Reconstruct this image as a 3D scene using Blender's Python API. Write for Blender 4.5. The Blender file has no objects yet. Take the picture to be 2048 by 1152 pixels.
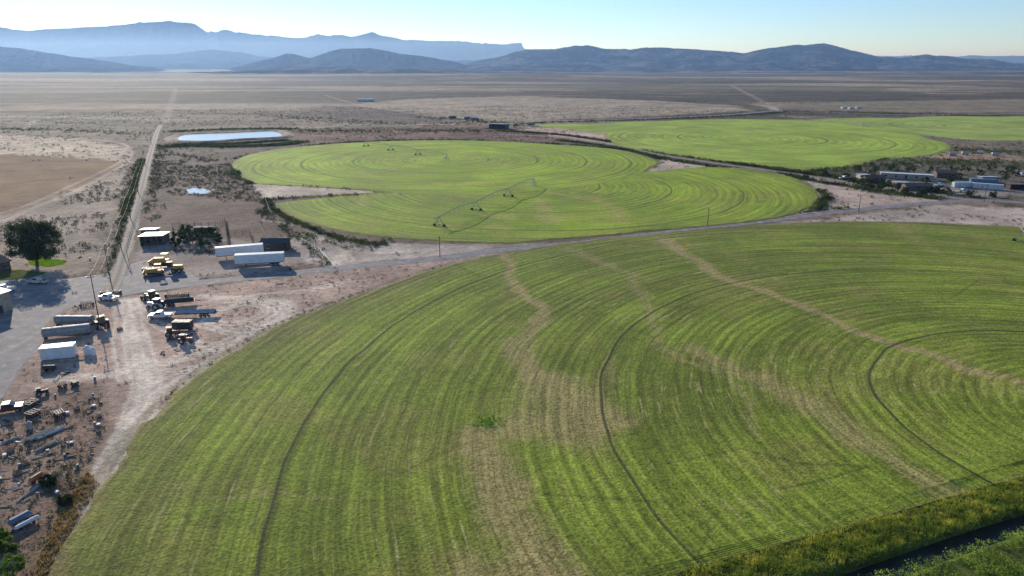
import bpy, math, random
import numpy as np
from mathutils import Vector, Matrix
from mathutils.geometry import tessellate_polygon
scene=bpy.context.scene
COL=scene.collection
rng=np.random.default_rng(7); random.seed(7)
P=math.radians(17.6); F=1409.4; CH=60.0; cP=math.cos(P); sP=math.sin(P)
# ---- surveying helpers: photo measurement -> metric ground coordinates -------
def G(u,v,z=0.0):
    x=(u-1024)/F; y=-(v-576)/F
    t=(CH-z)/(sP-y*cP)
    return (t*x, t*(cP+y*sP))
def GL(pts): return [G(*p) for p in pts]
K=0.70
def S(r,g,b,k=None):
    k=K if k is None else k
    out=[]
    for c in (r,g,b):
        c/=255.0
        l=c/12.92 if c<=0.04045 else ((c+0.055)/1.055)**2.4
        out.append(min(0.92,l/k))
    return tuple(out)
def hsh(ix,iy,seed):
    n=np.sin(ix*127.1+iy*311.7+seed*74.7)*43758.5453
    return n-np.floor(n)
def vn(x,y,seed=0):
    x=np.asarray(x,float);y=np.asarray(y,float)
    xi=np.floor(x);yi=np.floor(y);fx=x-xi;fy=y-yi
    fx=fx*fx*(3-2*fx);fy=fy*fy*(3-2*fy)
    a=hsh(xi,yi,seed);b=hsh(xi+1,yi,seed);c=hsh(xi,yi+1,seed);d=hsh(xi+1,yi+1,seed)
    return (a*(1-fx)+b*fx)*(1-fy)+(c*(1-fx)+d*fx)*fy
def fbm(x,y,seed=0,o=4):
    s=0;a=0.5;n=0
    x=np.asarray(x,float);y=np.asarray(y,float)
    for i in range(o):
        s=s+a*vn(x,y,seed+i*13);n+=a;a*=0.5;x=x*2.03+5.1;y=y*2.03+1.7
    return s/n
def sst(a,b,x):
    t=np.clip((x-a)/(b-a),0,1);return t*t*(3-2*t)
def dseg(x,y,a,b):
    ax,ay=a;bx,by=b;dx=bx-ax;dy=by-ay;L=dx*dx+dy*dy+1e-9
    t=np.clip(((x-ax)*dx+(y-ay)*dy)/L,0,1)
    return np.hypot(x-ax-t*dx,y-ay-t*dy)
def dline(x,y,pts):
    d=np.full(np.shape(x),1e9)
    for a,b in zip(pts[:-1],pts[1:]): d=np.minimum(d,dseg(x,y,a,b))
    return d
def dlinew(x,y,pts,w):
    d=np.full(np.shape(x),1e9)
    for i in range(len(pts)-1):
        ax,ay=pts[i];bx,by=pts[i+1];dx=bx-ax;dy=by-ay;L=dx*dx+dy*dy+1e-9
        t=np.clip(((x-ax)*dx+(y-ay)*dy)/L,0,1)
        d=np.minimum(d,np.hypot(x-ax-t*dx,y-ay-t*dy)/(w[i]*(1-t)+w[i+1]*t))
    return d
def inpoly(x,y,pts):
    c=np.zeros(np.shape(x),bool);n=len(pts);j=n-1
    for i in range(n):
        xi,yi=pts[i];xj,yj=pts[j]
        k=((yi>y)!=(yj>y))&(x<(xj-xi)*(y-yi)/((yj-yi)+1e-12)+xi)
        c^=k;j=i
    return c
def sdpoly(x,y,pts):
    d=dline(x,y,list(pts)+[pts[0]])
    return np.where(inpoly(x,y,pts),-d,d)
def spline(pts,step=2.0):
    out=[];n=len(pts)
    for i in range(n-1):
        p0=np.array(pts[max(i-1,0)]);p1=np.array(pts[i]);p2=np.array(pts[i+1]);p3=np.array(pts[min(i+2,n-1)])
        k=max(2,int(np.linalg.norm(p2-p1)/step))
        for j in range(k):
            t=j/k
            out.append(tuple(0.5*((2*p1)+(-p0+p2)*t+(2*p0-5*p1+4*p2-p3)*t*t+(-p0+3*p1-3*p2+p3)*t**3)))
    out.append(tuple(pts[-1]));return out
# ---- mesh plumbing ----------------------------------------------------------
def raw_mesh(name,V,Fc,nper,mats,smooth=False,colors=None,floats=None):
    V=np.asarray(V,np.float32);Fc=np.asarray(Fc,np.int32)
    me=bpy.data.meshes.new(name)
    me.vertices.add(len(V));me.vertices.foreach_set('co',V.ravel())
    nf=len(Fc);me.loops.add(nf*nper);me.loops.foreach_set('vertex_index',Fc.ravel())
    me.polygons.add(nf);me.polygons.foreach_set('loop_start',np.arange(nf,dtype=np.int32)*nper)
    me.polygons.foreach_set('loop_total',np.full(nf,nper,np.int32))
    me.polygons.foreach_set('use_smooth',np.full(nf,smooth,bool))
    me.update(calc_edges=True)
    for m in mats: me.materials.append(m)
    if colors is not None:
        a=me.attributes.new('zone_color','FLOAT_COLOR','POINT')
        c=np.ones((len(V),4),np.float32);c[:,:3]=colors;a.data.foreach_set('color',c.ravel())
    if floats:
        for k,arr in floats.items():
            a=me.attributes.new(k,'FLOAT','POINT');a.data.foreach_set('value',np.asarray(arr,np.float32))
    return me
def link(name,me,parent=None,loc=(0,0,0),rot=0,kind=None,label=None,cat=None):
    o=bpy.data.objects.new(name,me);COL.objects.link(o)
    o.location=loc;o.rotation_euler=(0,0,rot)
    if parent is not None:o.parent=parent
    if kind:o['kind']=kind
    if label:o['label']=label
    if cat:o['category']=cat
    return o
class MB:
    def __init__(s): s.v=[];s.f=[];s.m=[]
    def add(s,vs,fs,m=0):
        b=len(s.v);s.v+= [tuple(v) for v in vs];s.f+=[tuple(b+i for i in f) for f in fs];s.m+=[m]*len(fs);return s
    def box(s,c,d,rz=0,m=0,ry=0,top=None):
        hx,hy,hz=d[0]/2,d[1]/2,d[2]/2;tx,ty=(1,1) if top is None else top
        R=Matrix.Rotation(rz,3,'Z')@Matrix.Rotation(ry,3,'Y')
        vs=[]
        for z,kx,ky in((-hz,1,1),(hz,tx,ty)):
            for x,y in((-1,-1),(1,-1),(1,1),(-1,1)):
                p=R@Vector((x*hx*kx,y*hy*ky,z));vs.append((p.x+c[0],p.y+c[1],p.z+c[2]))
        return s.add(vs,[(3,2,1,0),(4,5,6,7),(0,1,5,4),(1,2,6,5),(2,3,7,6),(3,0,4,7)],m)
    def cyl(s,a,b,r,n=8,m=0,r2=None):
        a=Vector(a);b=Vector(b);r2=r if r2 is None else r2
        d=(b-a).normalized();u=d.orthogonal().normalized();w=d.cross(u)
        vs=[]
        for p,rr in((a,r),(b,r2)):
            for i in range(n):
                t=2*math.pi*i/n;vs.append(p+u*math.cos(t)*rr+w*math.sin(t)*rr)
        fs=[(i,(i+1)%n,n+(i+1)%n,n+i) for i in range(n)]+[tuple(range(n-1,-1,-1)),tuple(range(n,2*n))]
        return s.add(vs,fs,m)
    def prof(s,pts,y0,y1,m=0):
        n=len(pts);vs=[(x,y0,z) for x,z in pts]+[(x,y1,z) for x,z in pts]
        fs=[tuple(range(n)),tuple(range(2*n-1,n-1,-1))]+[(i,n+i,n+(i+1)%n,(i+1)%n) for i in range(n)]
        return s.add(vs,fs,m)
    def mesh(s,name,mats,smooth=False):
        me=bpy.data.meshes.new(name);me.from_pydata(s.v,[],s.f)
        for m in mats:me.materials.append(m)
        me.polygons.foreach_set('material_index',s.m)
        if smooth: me.polygons.foreach_set('use_smooth',[True]*len(s.f))
        me.update();return me
    def part(s,name,mats,parent,loc=(0,0,0),rot=0,label=None):
        if not isinstance(mats,(list,tuple)):mats=[mats]
        return link(name,s.mesh(name,mats),parent,loc,rot,label=label)
def thing(name,label,cat,loc,rot=0,group=None,scale=1.0):
    e=bpy.data.objects.new(name,None);COL.objects.link(e);e.empty_display_size=0.5
    e.location=(loc[0],loc[1],loc[2] if len(loc)>2 else 0.0);e.rotation_euler=(0,0,rot);e.scale=(scale,)*3
    e['label']=label;e['category']=cat
    if group:e['group']=group
    return e
def clone(src,name,loc,rot,scale=1.0,label=None,group=None):
    e=src.copy();e.name=name;COL.objects.link(e)
    e.location=(loc[0],loc[1],loc[2] if len(loc)>2 else 0.0);e.rotation_euler=(0,0,rot);e.scale=(scale,)*3
    if label:e['label']=label
    if group:e['group']=group
    def rec(a,b):
        for c in list(a.children):
            n=c.copy();COL.objects.link(n);n.parent=b;rec(c,n)
    rec(src,e);return e
# ---- materials --------------------------------------------------------------
class NT:
    def __init__(s,name):
        s.mat=bpy.data.materials.new(name);s.mat.use_nodes=True;s.t=s.mat.node_tree;s.n=s.t.nodes
        s.b=s.n['Principled BSDF'];s.out=s.n['Material Output']
    def new(s,t,**k):
        n=s.n.new(t)
        for a,b in k.items(): setattr(n,a,b)
        return n
    def put(s,inp,v):
        if isinstance(v,bpy.types.NodeSocket): s.t.links.new(v,inp)
        elif v is not None: inp.default_value=v
    def math(s,op,a,b=None,c=None,clamp=False):
        n=s.new('ShaderNodeMath',operation=op);n.use_clamp=clamp
        s.put(n.inputs[0],a);s.put(n.inputs[1],b)
        if c is not None:s.put(n.inputs[2],c)
        return n.outputs[0]
    def noise(s,vec,scale,detail=3,rough=0.55):
        n=s.new('ShaderNodeTexNoise');s.put(n.inputs['Vector'],vec);n.inputs['Scale'].default_value=scale
        n.inputs['Detail'].default_value=detail;n.inputs['Roughness'].default_value=rough;return n.outputs[0]
    def ramp(s,v,a,b,c=0.0,d=1.0):
        n=s.new('ShaderNodeMapRange');n.interpolation_type='SMOOTHSTEP'
        s.put(n.inputs[0],v);n.inputs[1].default_value=a;n.inputs[2].default_value=b
        n.inputs[3].default_value=c;n.inputs[4].default_value=d;return n.outputs[0]
    def mix(s,f,a,b,mode='MIX'):
        n=s.new('ShaderNodeMix',data_type='RGBA',blend_type=mode)
        s.put(n.inputs[0],f)
        for i,v in((6,a),(7,b)):
            if isinstance(v,tuple) and len(v)==3:v=(*v,1)
            s.put(n.inputs[i],v)
        return n.outputs[2]
    def bump(s,h,strength,dist):
        n=s.new('ShaderNodeBump');s.put(n.inputs['Height'],h);n.inputs['Strength'].default_value=strength
        n.inputs['Distance'].default_value=dist;s.t.links.new(n.outputs[0],s.b.inputs['Normal'])
    def gain(s,col,f):
        c=s.new('ShaderNodeCombineColor')
        for i in range(3): s.t.links.new(f,c.inputs[i])
        return s.mix(1.0,col,c.outputs[0],'MULTIPLY')
    def pos(s): return s.new('ShaderNodeTexCoord').outputs['Object']
_mc={}
def M(name,rgb,rough=0.6,metal=0.0,var=0.25,scale=1.3,dust=0.25,spec=0.4):
    if name in _mc:return _mc[name]
    q=NT(name);p=q.pos()
    n1=q.noise(p,scale,4);n2=q.noise(p,scale*7,3)
    c=q.gain(rgb+(1,),q.ramp(n1,0.3,0.7,1-var,1+var*0.6))
    c=q.mix(q.math('MULTIPLY',q.ramp(n2,0.45,0.75),dust),c,(0.30,0.24,0.19))
    q.put(q.b.inputs['Base Color'],c);q.b.inputs['Metallic'].default_value=metal
    q.put(q.b.inputs['Roughness'],q.ramp(n1,0.2,0.8,max(0.05,rough-0.12),min(1,rough+0.12)))
    q.b.inputs['Specular IOR Level'].default_value=spec
    _mc[name]=q.mat;return q.mat
def leafmat(name,a,b,scale=0.35,trans=0.35):
    q=NT(name);p=q.pos();c=q.mix(q.ramp(q.noise(p,scale,3),0.35,0.65),a,b)
    c=q.gain(c,q.ramp(q.noise(p,3.0,1),0.3,0.7,0.7,1.25))
    d=q.new('ShaderNodeBsdfDiffuse');t=q.new('ShaderNodeBsdfTranslucent');m=q.new('ShaderNodeMixShader')
    q.put(d.inputs[0],c);q.put(t.inputs[0],c);m.inputs[0].default_value=trans
    q.t.links.new(d.outputs[0],m.inputs[1]);q.t.links.new(t.outputs[0],m.inputs[2])
    q.t.links.new(m.outputs[0],q.out.inputs['Surface']);return q.mat
white=M('white_paint',(0.75,0.76,0.77),0.45,dust=0.15,var=0.1)
offwhite=M('weathered_white',(0.58,0.56,0.52),0.6,dust=0.4)
galv=M('galvanised_steel',(0.45,0.46,0.47),0.4,0.5,dust=0.2)
pipem=M('weathered_galvanised_pipe',(0.36,0.36,0.36),0.6,0.1,dust=0.1)
black=M('rubber',(0.025,0.025,0.027),0.85,dust=0.3)
glass=M('tinted_glass',(0.02,0.03,0.04),0.08,dust=0.05,spec=0.8)
yellow=M('machine_yellow',(0.70,0.38,0.04),0.5,dust=0.2)
redp=M('faded_red_paint',(0.42,0.10,0.07),0.55,dust=0.35)
orange=M('orange_paint',(0.55,0.17,0.05),0.55,dust=0.25)
bluep=M('faded_blue_paint',(0.13,0.2,0.3),0.5,dust=0.3)
greenp=M('tractor_green',(0.04,0.12,0.04),0.5,dust=0.3)
dark=M('dark_steel',(0.05,0.048,0.045),0.6,0.3,dust=0.3)
rust=M('rusty_steel',(0.16,0.085,0.055),0.8,0.2,dust=0.4)
wood=M('weathered_wood',(0.17,0.135,0.105),0.85,scale=2.5,dust=0.3)
darkwood=M('dark_timber',(0.07,0.055,0.045),0.9,dust=0.2)
palewood=M('pale_timber',(0.45,0.38,0.28),0.8,dust=0.2)
beige=M('beige_cladding',(0.42,0.36,0.28),0.6,dust=0.2)
brownwall=M('brown_wall',(0.13,0.10,0.08),0.8)
redroof=M('red_brown_roof',(0.17,0.085,0.065),0.7)
greyroof=M('grey_metal_roof',(0.36,0.38,0.40),0.45,0.3)
darkroof=M('dark_shingles',(0.07,0.07,0.075),0.8)
bark=M('bark',(0.1,0.075,0.055),0.95,scale=4)
lampm=M('lamp_lens',(0.6,0.6,0.55),0.2,dust=0.05)
# ---- field outlines -----------------------------------------------------------
C1=(112.3,110.7);C2=(-43.2,468.0);C3=(11.1,363.9)
Lp=np.array(G(1350,1150));Ld=np.array(G(2048,955))-Lp;Ld/=np.linalg.norm(Ld);Ln=np.array([-Ld[1],Ld[0]])
def polar_R(C,pts):
    """outline radius as function of angle from surveyed edge points"""
    th=[];rr=[]
    for x,y in pts:
        th.append(math.atan2(y-C[1],x-C[0]));rr.append(math.hypot(x-C[0],y-C[1]))
    o=np.argsort(th);th=np.array(th)[o];rr=np.array(rr)[o]
    def f(t):
        t=(np.asarray(t)+math.pi)%(2*math.pi)-math.pi
        return np.interp(t,th,rr,period=2*math.pi)
    return f
f1=GL([(100,1152),(165,1030),(240,920),(300,835),(380,760),(470,700),(560,650),(720,590),(800,560),(900,530),(1040,502),(1300,470),(1500,452),(1700,444),(1900,448),(2040,455)])+[(270,180),(272,120),(270,60),(112,-58),(0,-20),(-40,20)]
R1a=polar_R(C1,f1)
def R1(t):
    r=R1a(t)
    d=Ln[0]*np.cos(t)+Ln[1]*np.sin(t)
    k=Ln[0]*(C1[0]-Lp[0])+Ln[1]*(C1[1]-Lp[1])
    rl=np.where(d<-1e-4,k/np.maximum(-d,1e-4),1e9)
    return np.minimum(r,rl)
f2=GL([(470,322),(480,345),(510,368),(560,371),(620,374),(690,378),(748,382),(830,390),(950,392),(1067,386),(1180,372),(1260,354),(1300,337),(1320,325),(1290,312),(1240,300),(1100,289),(900,281),(700,286),(560,298),(500,309)])
R2=polar_R(C2,f2)
f3=GL([(533,398),(545,408),(560,420),(610,445),(700,466),(800,478),(900,484),(1020,487),(1120,478),(1300,462),(1450,449),(1560,436),(1620,415),(1640,393),(1620,372),(1570,350),(1500,338),(1420,334),(1350,339),(1290,345),(1150,345),(1067,350),(950,360),(850,372),(790,384),(740,388),(690,390),(640,391),(590,394)])
R3=polar_R(C3,f3)
C4=G(1500,277)
f4=GL([(1060,250),(1200,247),(1330,242),(1450,238),(1600,240),(1740,254),(1850,276),(1900,293),(1760,318),(1620,340),(1480,327),(1370,313),(1290,300),(1235,291),(1220,279),(1215,268),(1140,259)])
R4=polar_R(C4,f4)
C5=G(1980,255)
f5=GL([(1615,240),(1800,236),(2000,233),(2300,236),(2300,268),(2048,281),(1960,281),(1860,272),(1740,250)])
R5=polar_R(C5,f5)
FIELDS=[(C1,R1),(C2,R2),(C3,R3),(C4,R4),(C5,R5)]
def in_fields(x,y,pad=0.0):
    m=np.zeros(np.shape(x),bool)
    for C,R in FIELDS:
        m|=np.hypot(x-C[0],y-C[1])<R(np.arctan2(y-C[1],x-C[0]))+pad
    return m
# ---- roads --------------------------------------------------------------------
main_road=spline(GL([(-260,640),(-60,610),(60,603),(170,597),(260,583),(400,566),(600,545),(760,528),(900,514),(1000,500),(1150,487),(1400,457),(1600,433),(1700,421),(1870,405),(1960,401),(2100,408),(2350,420)]),3)
lane=spline(GL([(1000,268),(1120,275),(1220,289),(1330,311),(1500,336),(1650,357),(1780,377),(1890,393),(1960,401)]),4)
dirt_road=spline(GL([(215,592),(235,555),(250,505),(268,440),(283,380),(296,325),(306,290),(315,262),(322,250)]),3)
highway=spline(GL([(990,250),(1100,243),(1250,238),(1450,230),(1560,222),(1700,226),(1850,230),(2100,226),(2400,222)]),10)
yard_poly=GL([(-330,1000),(-120,900),(0,800),(35,745),(75,700),(92,650),(120,622),(185,603),(300,583),(385,570),(400,556),(372,546),(340,530),(290,520),(255,530),(225,540),(195,550),(130,558),(60,557),(0,560),(-200,590)])
pond=GL([(360,283),(350,277),(372,270),(450,267),(545,263),(566,269),(560,275),(480,279),(420,283.5)])
pond2=GL([(376,387),(372,380),(385,376),(405,377),(422,381),(416,387),(395,389)])
canal=[tuple(Lp+Ld*s-Ln*(7.4+0.4*math.sin(s*0.1))) for s in range(-80,260,6)]
ROADS=[(main_road,3.6),(lane,3),(dirt_road,2.4),(highway,6)]
def clear_mask(x,y,pad=0.5):
    m=~in_fields(x,y,pad)
    for r,w in ROADS: m&=dline(x,y,r[::2]+[r[-1]])>w+pad
    m&=~inpoly(x,y,pond);m&=~inpoly(x,y,pond2)
    return m
# ---- ground sheet ---------------------------------------------------------------
az=np.concatenate([np.linspace(-180,-52,60)[:-1],np.linspace(-52,52,640),np.linspace(52,180,60)[1:]])
az=np.radians(az)
rr=np.concatenate([[0.5,20,40],np.geomspace(56,5200,760),np.geomspace(5500,60000,40)])
RR,AA=np.meshgrid(rr,az,indexing='ij')
gx=(RR*np.sin(AA)).ravel();gy=(RR*np.cos(AA)).ravel()
w1=(fbm(gx/9,gy/9,1,3)-0.5);w2=(fbm(gx/9,gy/9,5,3)-0.5)
gd=np.hypot(gx,gy)
amp=np.clip(gd/60,1.5,40)
wx=gx+w1*amp*2;wy=gy+w2*amp*2
c=np.zeros((len(gx),3))
def lay(mask,rgb):
    global c
    rgb=np.array(S(*rgb)) if len(rgb)==3 else rgb
    c=c*(1-mask[:,None])+rgb[None,:]*mask[:,None]
n_big=fbm(gx/420,gy/300,3,5);n_mid=fbm(gx/60,gy/60,8,4);n_far=fbm(gx/1500,gy/600,31,5);n_sh=fbm(gx/260,gy/420,57,5)
n_st=fbm(gx/1100+gy/900,gy/230-gx/2500,71,5);n_st2=fbm(gx/700,gy/120+gx/1800,83,4);n_p=fbm(gx/90,gy/150,91,5)
lay(np.ones(len(gx)),(120,102,86))
lay(sst(0.44,0.60,n_big)*0.7,(144,124,102))
lay(sst(0.54,0.70,n_mid)*0.6,(96,82,66))
lay(sst(0.55,0.66,n_p)*sst(350,600,gd)*0.7,(78,72,54))
lay(sst(600,1500,gd)*sst(0.52,0.62,n_sh)*0.8,(82,75,58))
lay(sst(1500,4500,gd)*sst(0.47,0.6,n_far)*0.8,(158,141,114))
lay(sst(1500,4500,gd)*sst(0.50,0.38,n_far)*0.75,(88,81,66))
lay(sst(550,900,gd)*sst(0.55,0.62,n_st)*0.75,(166,148,122))
lay(sst(550,900,gd)*sst(0.47,0.40,n_st)*0.75,(82,74,58))
lay(sst(550,900,gd)*sst(0.60,0.66,n_st2)*0.65,(74,70,54))
lay(sst(3200,5200,gd)*0.5,(90,88,74))
scrub=np.full(len(gx),0.9)
def zone(px,rgb,soft=2.0,op=1.0,sc=None,warp=1.0):
    global scrub
    pts=GL(px);d=sdpoly(gx+(wx-gx)*warp,gy+(wy-gy)*warp,pts);m=sst(soft,-soft,d)*op
    lay(m,rgb)
    if sc is not None: scrub=scrub*(1-m)+sc*m
zone([(720,207),(820,198),(1050,192),(1300,201),(1480,212),(1500,222),(1300,232),(1000,243),(900,240),(820,222)],(164,146,122),10,0.85,0.3)
zone([(650,211),(730,214),(830,226),(900,240),(880,246),(700,244),(560,232)],(104,88,76),8,0.8,0.8)
zone([(1500,205),(2300,195),(2300,222),(1900,226),(1560,219)],(152,135,110),12,0.6,0.4)
zone([(1050,172),(1300,168),(1800,176),(1700,188),(1250,186)],(88,82,64),25,0.6,0.7)
zone([(0,270),(120,274),(262,296),(255,325),(150,318),(0,312),(-200,312),(-200,270)],(194,172,144),5,0.9,0.15)
zone([(-300,308),(0,308),(150,314),(248,328),(205,360),(105,396),(0,430),(-300,500)],(128,98,68),4,0.95,0.2)
zone([(-300,510),(0,432),(100,398),(252,335),(258,340),(238,400),(210,450),(180,545),(120,560),(0,565),(-300,600)],(160,140,120),3,0.9,0.4)
zone([(322,318),(468,325),(500,368),(540,410),(600,450),(640,470),(560,475),(440,440),(300,450),(255,500),(262,420),(300,320)],(114,94,80),4,0.9,0.8)
zone([(310,262),(340,258),(575,256),(600,285),(560,296),(350,300),(322,310)],(86,76,56),5,0.85,0.9)
zone([(590,258),(960,248),(1060,262),(1180,288),(1000,281),(900,277),(650,284),(565,296)],(120,90,74),8,0.85,0.7)
zone([(270,500),(300,470),(440,470),(560,490),(600,520),(560,545),(300,560),(240,560)],(148,132,119),3,0.9,0.3)
zone([(-400,1400),(-400,600),(0,612),(180,600),(500,560),(860,518),(1000,500),(1100,490),(1060,500),(900,530),(720,590),(560,650),(380,760),(240,920),(100,1152),(60,1300)],(172,144,124),2,1.0,0.3)
zone([(-300,860),(0,850),(60,790),(200,770),(232,850),(190,960),(150,1040),(90,1152),(0,1300),(-300,1300)],(138,112,93),3,0.85,0.4)
zone([(150,950),(190,930),(200,980),(150,1060),(90,1160),(40,1160),(90,1060)],(136,112,78),2,0.7,0.5)
zone([(560,474),(640,478),(760,487),(1030,489),(1100,484),(900,508),(660,533),(600,520)],(176,158,142),2,0.95,0.2)
zone([(505,366),(620,373),(748,380),(742,390),(640,392),(530,398)],(190,170,148),2,1.0,0.1)
zone([(1280,345),(1330,318),(1400,328),(1440,334),(1350,345)],(194,170,148),2,1.0,0.1)
zone([(1600,350),(1700,366),(1880,395),(1870,404),(1700,420),(1590,435),(1640,400)],(184,160,140),2,0.95,0.2)
zone([(1500,452),(1640,440),(1870,410),(2100,416),(2200,460),(2048,458),(1700,446)],(178,158,141),2,0.95,0.25)
zone([(1045,254),(1140,258),(1218,266),(1226,294),(1180,284),(1080,268)],(188,157,136),4,0.95,0.1)
zone([(1640,338),(1900,298),(2300,290),(2300,400),(1960,398),(1880,390),(1700,362)],(112,102,84),5,0.9,0.8)
zone([(1700,368),(1780,360),(1870,372),(2040,380),(2048,392),(1900,392)],(158,146,132),4,0.8,0.2)
zone([(1790,310),(1890,300),(2060,312),(2040,322),(1880,318)],(168,136,112),4,0.7,0.2)
def tracks(px,w,rgb,op=0.8,ruts=False):
    pts=spline(GL(px),2.5)
    sel=np.where((gx>min(p[0] for p in pts)-30)&(gx<max(p[0] for p in pts)+30)&(gy>min(p[1] for p in pts)-30)&(gy<max(p[1] for p in pts)+30))[0]
    d=dline(gx[sel]+(w1[sel])*1.2,gy[sel]+(w2[sel])*1.2,pts)
    if ruts: mm=np.maximum(np.exp(-((d-0.95)/0.40)**2),0.22*sst(w,w*0.4,d))
    else: mm=sst(w,w*0.45,d)*(0.65+0.5*fbm(gx[sel]/3,gy[sel]/3,19,3))
    mk=np.zeros(len(gx));mk[sel]=np.clip(mm,0,1)*op;lay(mk,rgb)
    scrub[sel]*=(1-np.clip(mm,0,1)*op)
T=(216,192,168)
for px,w,r,o in [([(262,600),(272,660),(290,720),(300,770),(285,830),(245,890),(200,970),(165,1060),(120,1180)],3.2,False,0.5),
 ([(268,600),(282,660),(300,720),(308,775),(292,835),(252,895),(208,970),(172,1060),(128,1180)],1.6,True,.9),([(250,600),(262,665),(282,725),(290,770),(274,830),(232,890),(188,970),(152,1060)],1.6,True,.85),
 ([(300,735),(380,715),(470,685),(560,640),(585,618),(560,600),(480,596),(400,590)],2.0,False,.6),([(310,728),(385,706),(465,676),(545,636),(566,616),(545,604),(480,602)],1.5,True,.85),
 ([(300,770),(330,740),(400,735),(500,700),(590,650),(700,600),(820,560),(960,515)],2.2,True,.9),
 ([(290,790),(350,752),(440,716),(540,668),(640,620),(760,575)],2.0,True,.9),
 ([(290,720),(240,745),(160,755),(100,760)],2.2,False,.7),([(230,880),(300,800),(420,722),(520,660),(640,612)],2.0,True,.9),
 ([(400,650),(470,660),(540,640),(560,620),(520,605),(450,615),(400,650)],1.6,True,.9),([(410,640),(470,648),(520,632),(530,616),(490,608),(440,618)],1.4,True,.9),
 ([(420,655),(480,668),(552,648),(575,622),(530,600),(455,604)],1.6,True,.9),([(256,620),(262,700),(276,780),(230,880)],1.8,True,.8),
 ([(262,600),(330,660),(420,690),(500,660)],1.6,True,.9),([(310,800),(350,770),(420,740)],2.0,True,.9),([(240,610),(236,680),(250,760)],1.6,True,.9),([(430,600),(520,590),(620,580),(700,560)],1.6,True,.9),
 ([(660,535),(700,500),(760,492)],2.5,False,.7),([(700,520),(690,500),(650,480),(600,470)],2.0,True,.9),([(620,520),(680,512),(760,505),(860,500)],1.6,True,.7)]:
    tracks(px,w,T,o,r)
for px,w,o in [([(0,445),(70,415),(150,382),(220,345),(255,322),(262,300),(235,285),(150,276)],1.8,.8),([(-50,440),(60,408),(140,372),(200,345),(250,320)],1.2,.7),
  ([(520,440),(600,452),(650,480),(700,500)],1.5,.7),([(1090,256),(1180,272),(1225,288)],3,.7),([(1640,425),(1760,400),(1870,402)],2,.7),
  ([(40,262),(60,250),(70,240)],4,.5),([(650,190),(700,205),(732,212),(900,238),(990,248)],5,.35),([(0,243),(150,250),(310,256)],5,.3),([(1500,208),(1540,214),(1550,222)],9,.6),([(330,245),(345,200),(352,175)],6,.3),([(1560,222),(1500,190),(1460,170)],8,.3)]:
    tracks(px,w,(188,168,146),o,False)
for px,w in [([(0,232),(300,225),(700,238)],3),([(620,200),(900,175),(1200,170),(2048,175)],7),([(300,262),(450,250),(700,248),(900,246)],6),([(1050,246),(1400,232),(1800,225)],8),([(870,150),(1300,165),(2048,160)],16),([(1000,195),(1400,196),(1700,190)],8),([(1300,205),(1480,215),(1560,224)],8),([(1500,186),(1800,180),(2048,184)],12),([(560,262),(760,250),(900,252)],5)]:
    tracks(px,w,(74,70,50),0.75,False)
tracks([(232,560),(238,500),(249,440),(263,385),(278,330),(290,290)],2.6,(72,66,46),0.85,False)
lay(np.where(in_fields(gx,gy,2.2)&~in_fields(gx,gy,0.0)&~inpoly(gx,gy,GL([(505,364),(760,378),(742,392),(640,394),(530,400)])),0.45,0.0),(108,100,64))
dc=dline(gx,gy,canal);side=(gx-Lp[0])*Ln[0]+(gy-Lp[1])*Ln[1]
lay(np.where((side<0.5)&(gd<400)&(gy<220),0.95,0),(88,98,42))
gz=sst(1500,3500,gd)*(fbm(gx/1100,gy/700,17,4)-0.5)*34
gz=gz-1.6*sst(2.6,1.3,dc)
gz=np.where(gd>9000,gz-5,gz)
nr,na=RR.shape
idx=np.arange(nr*na).reshape(nr,na)
q=np.stack([idx[:-1,:-1],idx[:-1,1:],idx[1:,1:],idx[1:,:-1]],-1).reshape(-1,4)[:,::-1]
scrub=np.where(in_fields(gx,gy,2),0.1,scrub)
g=NT('desert_ground');p=g.pos()
at=g.new('ShaderNodeAttribute',attribute_name='zone_color').outputs['Color']
sc=g.new('ShaderNodeAttribute',attribute_name='scrub').outputs['Fac']
na_=g.noise(p,0.07,4,0.6);nb=g.noise(p,0.6,3,0.65);nc=g.noise(p,2.6,2,0.7);nd=g.noise(p,0.28,2,0.7)
col=g.gain(at,g.ramp(na_,0.3,0.7,0.76,1.2));col=g.gain(col,g.ramp(nb,0.3,0.7,0.8,1.18));col=g.gain(col,g.ramp(nc,0.25,0.75,0.68,1.3))
ne=g.noise(p,0.018,4,0.65);col=g.gain(col,g.ramp(ne,0.35,0.65,0.80,1.17))
vo=g.new('ShaderNodeTexVoronoi');g.put(vo.inputs['Vector'],p);vo.inputs['Scale'].default_value=0.30
sp=g.math('MULTIPLY',g.ramp(g.math('ADD',vo.outputs['Distance'],g.math('MULTIPLY',nb,0.25)),0.52,0.34),g.ramp(nd,0.38,0.52))
col=g.mix(g.math('MULTIPLY',g.math('MULTIPLY',sp,sc),0.9),col,S(66,62,42))
vo2=g.new('ShaderNodeTexVoronoi');g.put(vo2.inputs['Vector'],p);vo2.inputs['Scale'].default_value=0.06
sp2=g.math('MULTIPLY',g.ramp(g.math('ADD',vo2.outputs['Distance'],g.math('MULTIPLY',nd,0.35)),0.50,0.30),g.ramp(ne,0.44,0.56))
col=g.mix(g.math('MULTIPLY',g.math('MULTIPLY',sp2,g.ramp(sc,0.5,0.8)),0.7),col,S(70,66,48))
g.put(g.b.inputs['Base Color'],col);g.b.inputs['Roughness'].default_value=0.95;g.b.inputs['Specular IOR Level'].default_value=0.1
g.bump(g.math('ADD',g.math('MULTIPLY',nb,0.8),g.math('MULTIPLY',nc,0.35)),0.6,0.4)
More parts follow.
